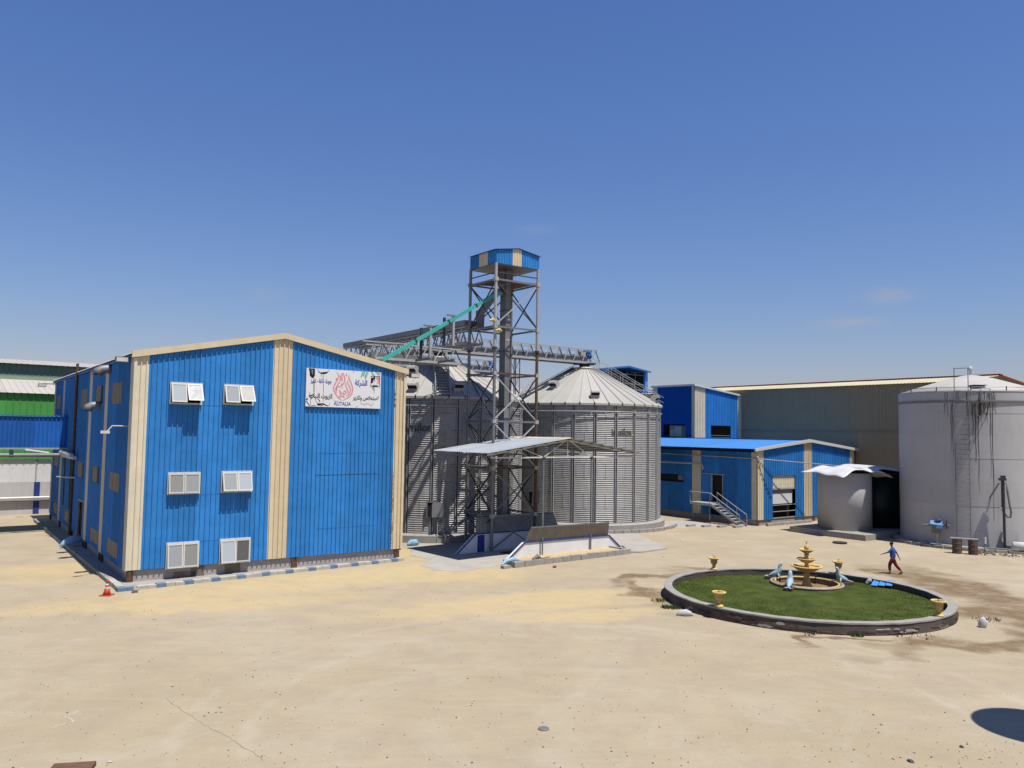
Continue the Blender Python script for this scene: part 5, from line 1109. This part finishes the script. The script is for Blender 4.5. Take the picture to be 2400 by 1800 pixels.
def grass_mat():
    m, t, b_ = nmat('lawn_grass'); n = t.nodes.new('ShaderNodeTexNoise'); n.inputs['Scale'].default_value = 1.3; n.inputs['Detail'].default_value = 9
    tcn = t.nodes.new('ShaderNodeTexCoord'); t.links.new(tcn.outputs['Object'], n.inputs[0]); r = t.nodes.new('ShaderNodeValToRGB')
    r.color_ramp.elements[0].position = .35; r.color_ramp.elements[0].color = (.034, .047, .009, 1); r.color_ramp.elements[1].position = .7; r.color_ramp.elements[1].color = (.062, .080, .017, 1)
    t.links.new(n.outputs[0], r.inputs[0]); t.links.new(r.outputs[0], b_.inputs['Base Color']); b_.inputs['Roughness'].default_value = .9; b_.inputs['Specular IOR Level'].default_value = .08; return m
GRASS = grass_mat()
b = MB(); n = 72; c0 = (1.32, 3.0); vs = []
for f in (0, .33, .66, 1):
    for i in range(n):
        a = 2 * pi * i / n; o_ = (RI * cos(a), RI * sin(a)); q_ = (c0[0] + 1.65 * cos(a), c0[1] + 1.65 * sin(a)); vs.append((o_[0] + (q_[0] - o_[0]) * f, o_[1] + (q_[1] - o_[1]) * f, .17 + .03 * f))
b.add(vs, [(k * n + i, k * n + (i + 1) % n, (k + 1) * n + (i + 1) % n, (k + 1) * n + i) for k in range(3) for i in range(n)]); b.build('lawn_soil', GRASS, None, kind='structure', loc=tuple(RC))
random.seed(5); vs = []; fs = []
for k in range(15000):
    r = (RI - .03) * sqrt(random.random()); a = random.uniform(0, 2 * pi); x, y = r * cos(a), r * sin(a)
    if math.hypot(x - 1.32, y - 3.0) < 1.72: continue
    h = random.uniform(.005, .03) * (1.6 if random.random() < .04 else 1); t = random.uniform(0, pi); w_ = .018; o = len(vs)
    vs += [(x - w_ * cos(t), y - w_ * sin(t), .17), (x + w_ * cos(t), y + w_ * sin(t), .17), (x + random.uniform(-.04, .04), y + random.uniform(-.04, .04), .19 + h)]; fs.append((o, o + 1, o + 2))
me = bpy.data.meshes.new('grass'); me.from_pydata(vs, [], fs); me.materials.append(GRASS); o = bpy.data.objects.new('grass', me); COL.objects.link(o); o.location = RC
tag(o, 'short green lawn grass inside the round wall', 'grass', None, 'stuff')
FC = Vector((14.75, 39.9, .235))
fb = thing('fountain_basin', 'round shallow stained concrete basin around the foot of the fountain', 'basin', tuple(FC))
b = MB(); b.lathe([(1.72, -.2), (1.72, .08), (1.56, .10), (1.50, .08), (1.48, -.18), (1.3, -.21), (0.01, -.21)], 60, cap=False); b.build('basin', mat('stained_basin', (.30, .19, .09), .85, 0, .3, 3, dirtamt=.6, dirt=(.10, .06, .035), bump=.3), fb)
b = MB(); b.lathe([(1.74, .06), (1.72, .10), (1.66, .11), (1.64, .07)], 60, cap=False); b.build('outer_rim', CONC, fb)
b = MB(); b.lathe([(1.53, .08), (1.51, .12), (1.46, .11), (1.45, .07)], 60, cap=False); b.build('inner_rim', YELLOW, fb)
for a in (2.6, .9): rod(fb, 'spout', (1.42 * cos(a), 1.42 * sin(a), -.2), (1.42 * cos(a), 1.42 * sin(a), .3), .03, STEELD)
ft = thing('fountain', 'three-tier yellow plaster fountain with scalloped bowls and a ball finial', 'fountain', tuple(FC))
sc = lambda k, a: (lambda r, z, t: (r * (1 + a * abs(sin(k * t / 2))), z + a * .6 * abs(sin(k * t / 2))))
def bowl(r, z, h, k):
    b = MB(); b.lathe([(r * .30, z - h * 1.25), (r * .52, z - h), (r * .78, z - h * .55), (r * .93, z - h * .1)], 64, cap=False); o1 = b.build('bowl', OCHRE, ft, smooth=True)
    b = MB(); b.lathe([(r * .93, z - h * .18), (r * 1.02, z - h * .12), (r * 1.03, z + .02), (r * .92, z + .03), (r * .86, z - .03)], 96, cap=False, mod=lambda rr, zz, t: (rr + .035 * abs(sin(k * t / 2)), zz + .02 * abs(sin(k * t / 2)))); b.build('scalloped_rim', YELLOW, o1, smooth=True)
    b = MB(); b.lathe([(r * .9, z - .05), (r * .5, z - h * .6), (.05, z - h * .8)], 40, cap=False); b.build('bowl_inside', OCHRE, o1, smooth=True)
b = MB(); b.lathe([(.30, -.21), (.28, -.1), (.19, .05), (.145, .3), (.13, .5), (.17, .62), (.14, .68)], 28); b.build('lower_column', OCHRE, ft, smooth=True)
bowl(.70, .86, .22, 30)
b = MB(); b.lathe([(.15, .74), (.10, .9), (.09, 1.0), (.14, 1.08)], 24); b.build('middle_column', OCHRE, ft, smooth=True); bowl(.42, 1.22, .16, 20)
b = MB(); b.lathe([(.11, 1.1), (.09, 1.3), (.1, 1.42), (.13, 1.45), (.09, 1.5)], 24); b.build('upper_column', OCHRE, ft, smooth=True); bowl(.32, 1.66, .13, 16)
b = MB(); b.lathe([(.05, 1.6), (.10, 1.7), (.12, 1.78), (.10, 1.86), (.04, 1.91), (.03, 1.94)], 20); b.build('ball_finial', YELLOW, ft, smooth=True)
b = MB(); b.sweep([(0, 0, 1.92), (0, 0, 2.04)], .014, 6); b.sweep([(-.045, 0, 2.10), (-.03, 0, 2.04), (0, 0, 2.02), (.03, 0, 2.04), (.045, 0, 2.10)], .012, 6); b.build('hook', RUST, ft)
def seal(a, r, label, turn=0):
    x, y = FC.x + r * cos(a), FC.y + r * sin(a)
    s = thing('seal_statue', label, 'statue', (x, y, FC.z + .06), a + pi + turn, 'pale blue plaster seals around the basin'); s.scale = (.74, .95, .9)
    b = MB(); b.sweep([(-.62, 0, .07), (-.5, 0, .10), (-.3, 0, .17), (-.08, 0, .24), (.10, 0, .33), (.17, 0, .47), (.17, 0, .60), (.19, 0, .70), (.25, 0, .77), (.33, 0, .81), (.37, 0, .82)],
            [.03, .07, .13, .165, .17, .145, .115, .105, .095, .055, .03], 16); b.build('body', SEALM, s, smooth=True)
    for s_ in (-1, 1):
        b = MB(); b.sweep([(.08, s_ * .12, .26), (.14, s_ * .2, .14), (.24, s_ * .25, .04)], [.06, .05, .03], 8, sq=[(1, 1), (1, .6), (1.4, .5)]); b.build('flipper', SEALM, s, smooth=True)
        b = MB(); b.sweep([(-.6, s_ * .02, .07), (-.74, s_ * .08, .07), (-.84, s_ * .13, .05)], [.04, .05, .02], 8, sq=[(1, .6), (1.3, .4), (1, .4)]); b.build('tail_fin', SEALM, s, smooth=True)
        b = MB(); b.sweep([(.255, s_ * .075, .80), (.262, s_ * .09, .802)], .014, 6); b.build('eye', DARK, s)
    b = MB(); b.box(-.8, -.22, -.10, .28, .22, .035); b.build('base_slab', RUST, s)
seal(2.22, 1.68, 'greyish seal statue behind the fountain basin on the left, head raised', .5)
seal(3.92, 1.80, 'pale blue seal statue at the front left of the fountain basin, head raised', .3)
seal(.12, 1.78, 'pale blue seal statue at the right of the fountain basin, tail on a dark slab', 0)
def urn(x, y, label):
    t = thing('urn', label, 'urn', (x, y, RH), random.uniform(0, 3), 'yellow urns on the round wall')
    b = MB(); b.lathe([(.17, 0), (.19, .03), (.17, .06), (.12, .10), (.08, .13)], 24); b.build('foot', YELLOW, t, smooth=True)
    b = MB(); b.lathe([(.08, .13), (.075, .20), (.10, .25), (.13, .29), (.165, .34), (.18, .42), (.165, .46), (.185, .49), (.20, .53)], 24); b.build('vase', OCHRE, t, smooth=True)
    b = MB(); b.lathe([(.2, .53), (.28, .56), (.29, .59), (.28, .62), (.235, .62), (.22, .58)], 28, cap=False); b.build('rim', YELLOW, t, smooth=True)
    b = MB(); b.lathe([(.23, .575), (.01, .58)], 24, cap=False); b.build('soil', SOIL, t)
    b = MB()
    for k in range(4): b.sweep([(0, 0, .57), (random.uniform(-.05, .05), random.uniform(-.05, .05), .66), (random.uniform(-.08, .08), random.uniform(-.08, .08), .74)], .006, 4)
    b.build('dry_stalks', WEED, t)
for ux, uy, lb in ((10.75, 42.35, 'yellow urn at the far left of the round wall'), (17.25, 41.95, 'yellow urn at the far side of the round wall right of the fountain'), (8.65, 33.2, 'yellow urn at the near left of the round wall'), (17.15, 32.1, 'yellow urn at the near right of the round wall')):
    d = Vector((ux - RC.x, uy - RC.y, 0)).normalized() * 6.03; urn(RC.x + d.x, RC.y + d.y, lb)
fs_ = thing('folded_sheet', 'bright blue ribbed metal offcut leaning on the inner wall of the lawn', 'metal sheet', (18.2, 39.55, .24), -.65)
fs_.scale = (.8, .8, .8)
fs_.location.x += .25; fs_.location.y += .2
for k in range(3):
    b = MB(); x = -.6 + k * .42; b.add([(x, -.42, .02 + .05 * k), (x + .36, -.42, .02 + .05 * k), (x + .36, .35, .22 + .05 * k), (x, .35, .22 + .05 * k), (x, -.42, .0 + .05 * k), (x + .36, -.42, .0 + .05 * k), (x + .36, .35, .2 + .05 * k), (x, .35, .2 + .05 * k)],
        [(0, 1, 2, 3), (7, 6, 5, 4), (0, 4, 5, 1), (1, 5, 6, 2), (2, 6, 7, 3), (3, 7, 4, 0)]); b.build('sheet_strip', LROOF, fs_)
b = MB(); b.sweep([(-.95, .1, 0), (-.8, .15, .2), (-.7, .2, .45)], [.1, .14, .05], 7); b.build('debris', SACK, fs_)
for (x, y, s_, lb) in ((7.3, 33.55, 1, 'flattened white plastic sack outside the near left of the round wall'), (19.0, 32.35, 1.2, 'white sack standing outside the near right of the round wall')):
    b = MB(); tall = s_ > 1
    if tall: b.sweep([(0, 0, 0), (.0, .02, .12), (.03, 0, .32), (.0, 0, .46), (.04, 0, .54)], [.16, .23, .22, .14, .05], 12)
    else: b.sweep([(-.42, 0, .05), (-.2, .05, .13), (.1, 0, .17), (.35, .05, .1), (.5, 0, .04)], [.05, .16, .2, .15, .04], 12)
    me = b.mesh('sack', [SACK], True); 
    for v in me.vertices: v.co += Vector((random.uniform(-.025, .025), random.uniform(-.025, .025), random.uniform(-.02, .02)))
    o = bpy.data.objects.new('sack', me); COL.objects.link(o); o.location = (x, y, 0); o.scale = (.72, .72, .75); tag(o, lb, 'sack')
def weeds(x, y, n, sp, label):
    b = MB()
    for k in range(n):
        a, r = random.uniform(0, 2 * pi), sp * sqrt(random.random()); px, py = x + r * cos(a), y + r * sin(a) * .6; h = random.uniform(.05, .2); t = random.uniform(0, pi)
        b.add([(px - .02 * cos(t), py - .02 * sin(t), 0), (px + .02 * cos(t), py + .02 * sin(t), 0), (px + random.uniform(-.1, .1), py + random.uniform(-.1, .1), h)], [(0, 1, 2)])
    b.build('weeds', WEED, None, label=label, cat='weeds', kind='stuff')
weeds(7.1, 35.0, 260, .5, 'clump of green weeds at the left foot of the round wall'); weeds(6.9, 36.4, 90, .5, 'sparse weeds along the far left foot of the round wall')
weeds(13.2, 30.55, 60, .25, 'small tuft of weeds at the near foot of the round wall'); weeds(11.5, 30.8, 40, .5, 'thin weeds left of the near foot of the round wall'); weeds(15.4, 30.7, 40, .8, 'thin weeds at the near right foot of the round wall'); weeds(19.9, 33.6, 50, .6, 'thin weeds by the standing white sack')

# ------------------------------------------------------------------ person
def skin_mesh(name, J, E, mats, parent, sub=2, root=0):
    me = bpy.data.meshes.new(name); me.from_pydata([j[:3] for j in J], E, []); o = bpy.data.objects.new(name, me); COL.objects.link(o)
    md = o.modifiers.new('skin', 'SKIN'); sl = me.skin_vertices[0].data
    for i, j in enumerate(J): sl[i].radius = (j[3], j[4] if len(j) > 4 else j[3]); sl[i].use_root = (i == root)
    md.use_smooth_shade = True; s2 = o.modifiers.new('sub', 'SUBSURF'); s2.levels = sub; s2.render_levels = sub
    bpy.context.view_layer.update(); dg = bpy.context.evaluated_depsgraph_get(); m2 = bpy.data.meshes.new_from_object(o.evaluated_get(dg)); bpy.data.objects.remove(o)
    m2.materials.clear(); [m2.materials.append(m_) for m_ in mats]; o = bpy.data.objects.new(name, m2); COL.objects.link(o); o.parent = parent
    for p in m2.polygons: p.use_smooth = True
    return o
per = thing('person', 'man in a blue shirt and maroon trousers striding left behind the round lawn', 'person', (21.25, 44.55, 0), radians(148))
# local +x is the walking direction, +y his left
J = [(0, 0, .93, .12, .10), (.0, 0, 1.15, .12, .10), (.02, 0, 1.34, .13, .11), (.03, 0, 1.47, .055), (.05, 0, 1.55, .055), (.07, 0, 1.64, .10, .095), (.065, 0, 1.71, .08),
     (.02, .17, 1.39, .055), (.20, .23, 1.20, .042), (.40, .24, 1.12, .032), (.46, .24, 1.10, .025),
     (.0, -.18, 1.39, .055), (-.16, -.24, 1.16, .042), (-.27, -.28, .93, .032), (-.30, -.29, .87, .025),
     (.02, .09, .88, .085), (.16, .09, .50, .058), (.14, .09, .12, .042), (.14, .09, .07, .04), (.29, .09, .045, .03),
     (-.02, -.09, .88, .085), (-.13, -.10, .50, .058), (-.40, -.10, .19, .042), (-.43, -.10, .13, .04), (-.30, -.10, .04, .03)]
E_ = [(0, 1), (1, 2), (2, 3), (3, 4), (4, 5), (5, 6), (2, 7), (7, 8), (8, 9), (9, 10), (2, 11), (11, 12), (12, 13), (13, 14), (0, 15), (15, 16), (16, 17), (17, 18), (18, 19), (0, 20), (20, 21), (21, 22), (22, 23), (23, 24)]
skin_mesh('body', J, E_, [SKIN], per)
def grow(idx, k): return {i: (J[i][0], J[i][1], J[i][2], J[i][3] * k + .012, (J[i][4] if len(J[i]) > 4 else J[i][3]) * k + .012) for i in idx}
S = [(0, 0, .88, .17, .15), (0, 0, 1.0, .165, .145), (.0, 0, 1.15, .17, .14), (.02, 0, 1.34, .19, .15), (.03, 0, 1.45, .075), (.02, .17, 1.39, .078), (.17, .225, 1.22, .065), (.24, .232, 1.18, .056), (.0, -.18, 1.39, .078), (-.14, -.235, 1.18, .065), (-.18, -.245, 1.12, .058)]
skin_mesh('shirt', S, [(0, 1), (1, 2), (2, 3), (3, 4), (3, 5), (5, 6), (6, 7), (3, 8), (8, 9), (9, 10)], [SHIRT], per)
T = [(0, 0, .94, .125, .12), (0, 0, .86, .13, .12), (.02, .09, .80, .12), (.16, .09, .50, .095), (.145, .09, .17, .075), (-.02, -.09, .80, .12), (-.13, -.10, .50, .095), (-.37, -.10, .23, .075)]
skin_mesh('trousers', T, [(0, 1), (1, 2), (2, 3), (3, 4), (1, 5), (5, 6), (6, 7)], [PANTS], per)
skin_mesh('hair', [(.03, 0, 1.61, .085, .095), (.045, 0, 1.68, .108, .11), (.07, 0, 1.735, .095, .1), (.075, 0, 1.76, .05, .05)], [(0, 1), (1, 2), (2, 3)], [HAIR], per)
for nm, pts in (('left', [(.08, .09, .05), (.2, .09, .045), (.34, .09, .035)]), ('right', [(-.48, -.10, .10), (-.38, -.10, .055), (-.27, -.10, .03)])):
    b = MB(); b.sweep(pts, [.045, .05, .03], 10, sq=[(1, .7)] * 3); b.build('sandal', SHOE, per, smooth=True)
for (hx, hy, hz, dx, dz) in ((.46, .24, 1.10, .8, -.35), (-.30, -.29, .87, -.3, -.9)):
    b = MB(); d = Vector((dx, 0, dz)).normalized(); p = Vector((hx, hy, hz)); b.sweep([p, p + d * .05, p + d * .09], [.028, .042, .035], 8, sq=[(1, .6)] * 3)
    for f in range(4): o_ = Vector((0, (f - 1.5) * .02, 0)); L_ = (.07, .08, .078, .06)[f]; b.sweep([p + d * .07 + o_, p + d * (.07 + L_ * .55) + o_, p + d * (.07 + L_) + o_ + Vector((.0, 0, -.015))], [.010, .009, .007], 6)
    b.sweep([p + d * .03 + Vector((0, .03, 0)), p + d * .06 + Vector((0, .055, .0)), p + d * .09 + Vector((0, .055, -.01))], [.012, .010, .008], 6); b.build('hand', SKIN, per, smooth=True)
b = MB(); b.sweep([(.145, 0, 1.655), (.165, 0, 1.63), (.15, 0, 1.61)], [.010, .017, .012], 6); b.build('nose', SKIN, per, smooth=True)
for s_ in (-1, 1): b = MB(); b.sweep([(.05, s_ * .088, 1.66), (.05, s_ * .1, 1.64), (.055, s_ * .09, 1.61)], [.012, .016, .01], 6); b.build('ear', SKIN, per, smooth=True)

# ------------------------------------------------------------------ yard litter and small things
def lump(name, x, y, s_, m, lb, cat, flatn=.5):
    b = MB(); b.sweep([(-s_, 0, s_ * .25 * flatn), (-s_ * .4, s_ * .1, s_ * .5 * flatn), (s_ * .4, 0, s_ * .5 * flatn), (s_, 0, s_ * .2 * flatn)], [s_ * .25, s_ * .7, s_ * .6, s_ * .2], 7, sq=[(1, flatn)] * 4)
    me = b.mesh(name, [m])
    for v in me.vertices: v.co += Vector((random.uniform(-.1, .1), random.uniform(-.1, .1), random.uniform(-.08, .08))) * s_
    o = bpy.data.objects.new(name, me); COL.objects.link(o); o.location = (x, y, 0); o.rotation_euler.z = random.uniform(0, 3); return tag(o, lb, cat)
mh2 = MB(); mh2.lathe([(.14, -.01), (.14, .03), (.12, .04), (.03, .03), (.01, .03)], 24, cap=False); mh2.build('manhole_cover', STEEL, None, smooth=False, label='small round grey metal cover lying in the open yard', cat='manhole cover', loc=(.94, 20.65, 0))
b = MB(); b.lathe([(.5, .06), (.5, .10)], 24); b.box(-.1, -.1, 0, .1, .1, .06); b.build('metal_lid', STEELD, None, label='dark round lid lying flat on the sand between the tanks and the fountain', cat='lid', loc=(23.45, 57.0, 0))
b = MB(); b.box(-.3, -.25, 0, .55, .25, .10); b.build('wood_offcut', WOOD, None, label='dark brown board lying at the bottom left edge', cat='board', loc=(-9.55, 17.72, 0), rz=.2)
for x, y, s_, m, lb in ((11.12, 19.91, .07, STEELD, 'dark stone right of the yard, below the round shadow'), (9.41, 18.99, .09, STEELD, 'flat black stone near the bottom right'), (-8.84, 18.24, .07, KWHITE, 'small white chip near the bottom left'), (12.27, 56.9, .14, SACK, 'small white plastic scrap on the sand right of the canopy'), (2.55, 44.95, .16, RUST, 'dark rusty scrap in front of the block kerb'), (9.49, 49.47, .12, YELLOW, 'small yellow brick on the sand right of the bay'), (-17.0, 45, .05, STONE, 'small pale stone')):
    if lb.startswith('small pale'): continue
    lump('stone' if 'stone' in lb or 'chip' in lb else 'scrap', x, y, s_, m, lb, 'stone' if 'stone' in lb or 'chip' in lb else 'scrap')
random.seed(21); b = MB()
def peb(b, x, y, s_, k=0):
    a = random.uniform(0, 6.3); v = [(x + s_ * cos(a + i * pi / 2) * random.uniform(.7, 1.3), y + s_ * sin(a + i * pi / 2) * random.uniform(.7, 1.3), -.002) for i in range(4)] + [(x + random.uniform(-.2, .2) * s_, y, s_ * random.uniform(.5, .9))]
    b.add(v, [(0, 1, 4), (1, 2, 4), (2, 3, 4), (3, 0, 4)], k)
for k in range(4200):
    y = 16.5 + 25 * random.random() ** 1.5; x = random.uniform(-.66, .66) * y
    if math.hypot(x - RC.x, y - RC.y) < 6.35: continue
    if (Vector((x, y, 0)) - Vector((-18.06, 38.04, 0))).dot(V2) > -1.9 and (Vector((x, y, 0)) - Vector((-18.06, 38.04, 0))).dot(U2) > -1 : continue
    peb(b, x, y, random.choice((.008, .010, .014, .018, .03)) * random.uniform(.7, 1.3), random.choice((0, 0, 1, 2)))
for k in range(110):
    x, y = random.gauss(10.6, 1.7), random.gauss(19.2, .8); peb(b, x, y, random.uniform(.010, .035), random.choice((0, 0, 1)))
b.build('gravel', [STONE, STEELD, KWHITE], None, label='loose gravel and crumbs strewn over the sandy yard', cat='gravel', kind='stuff')
b = MB(); random.seed(2)
for k in range(900):
    a, r = random.uniform(0, 6.3), abs(random.gauss(0, .5)); peb(b, 12.2 + 1.4 * r * cos(a), 63.4 + r * sin(a) * .8, random.uniform(.03, .09))
b.build('sand_heap', SAND, None, label='scattered yellow sand heap at the right base of the silo', cat='sand', kind='stuff')
# block kerb around the right silo base
kr = thing('block_kerb', 'curved row of pale concrete blocks around the base of the right silo', 'kerb', (6.2, 68.0, 0), 0)
for k in range(17):
    a = radians(-104) + k * .092; c = a + .088; r = SR + 1.35; b = MB(); b.beam((r * cos(a), r * sin(a), .12), (r * cos(c), r * sin(c), .12), .28, .26); b.build('block', BLOCK, kr)
# thin crack and chalk line in the yard surface
def ground_line(name, pts, wd, m, lb, z=.0045):
    b = MB(); Q = []
    for (a, c) in zip(pts, pts[1:]):
        for i in range(7): f = i / 7; Q.append((a[0] + (c[0] - a[0]) * f + random.uniform(-.04, .04), a[1] + (c[1] - a[1]) * f + random.uniform(-.04, .04)))
    for (p, q) in zip(Q, Q[1:]):
        d = Vector((q[0] - p[0], q[1] - p[1])); n_ = Vector((-d.y, d.x)).normalized() * wd * random.uniform(.3, 1)
        b.quad((p[0] - n_.x, p[1] - n_.y, z), (q[0] - n_.x, q[1] - n_.y, z), (q[0] + n_.x, q[1] + n_.y, z), (p[0] + n_.x, p[1] + n_.y, z))
    b.build(name, m, None, kind='structure')
ground_line('ground_crack', [(-9.51, 22.56), (-8.6, 21.6), (-7.61, 20.55), (-6.9, 19.95), (-6.34, 19.36), (-5.31, 18.31)], .011, mat('crack', (.33, .285, .21), 1, 0, .2), '')
ground_line('ground_mark', [(-11.31, 20.16), (-11.0, 20.7), (-11.35, 20.95), (-11.2, 21.5)], .03, mat('chalk', (.66, .60, .50), 1, 0, .1), '')
# made-up round tank right of the view, added to cast the lower right shadow
wt = thing('shadow_caster', 'made-up round tank on one column, out of view, added to shade lower right yard', 'shadow caster', (16.45, 18.85, 0))
rod(wt, 'column', (0, 0, 0), (0, 0, 8.0), .16, STEEL, 16)
b = MB(); b.lathe([(.3, 8.0), (1.45, 8.5), (1.45, 9.2), (.3, 9.5)], 40); b.build('caster_body', OFFW, wt)
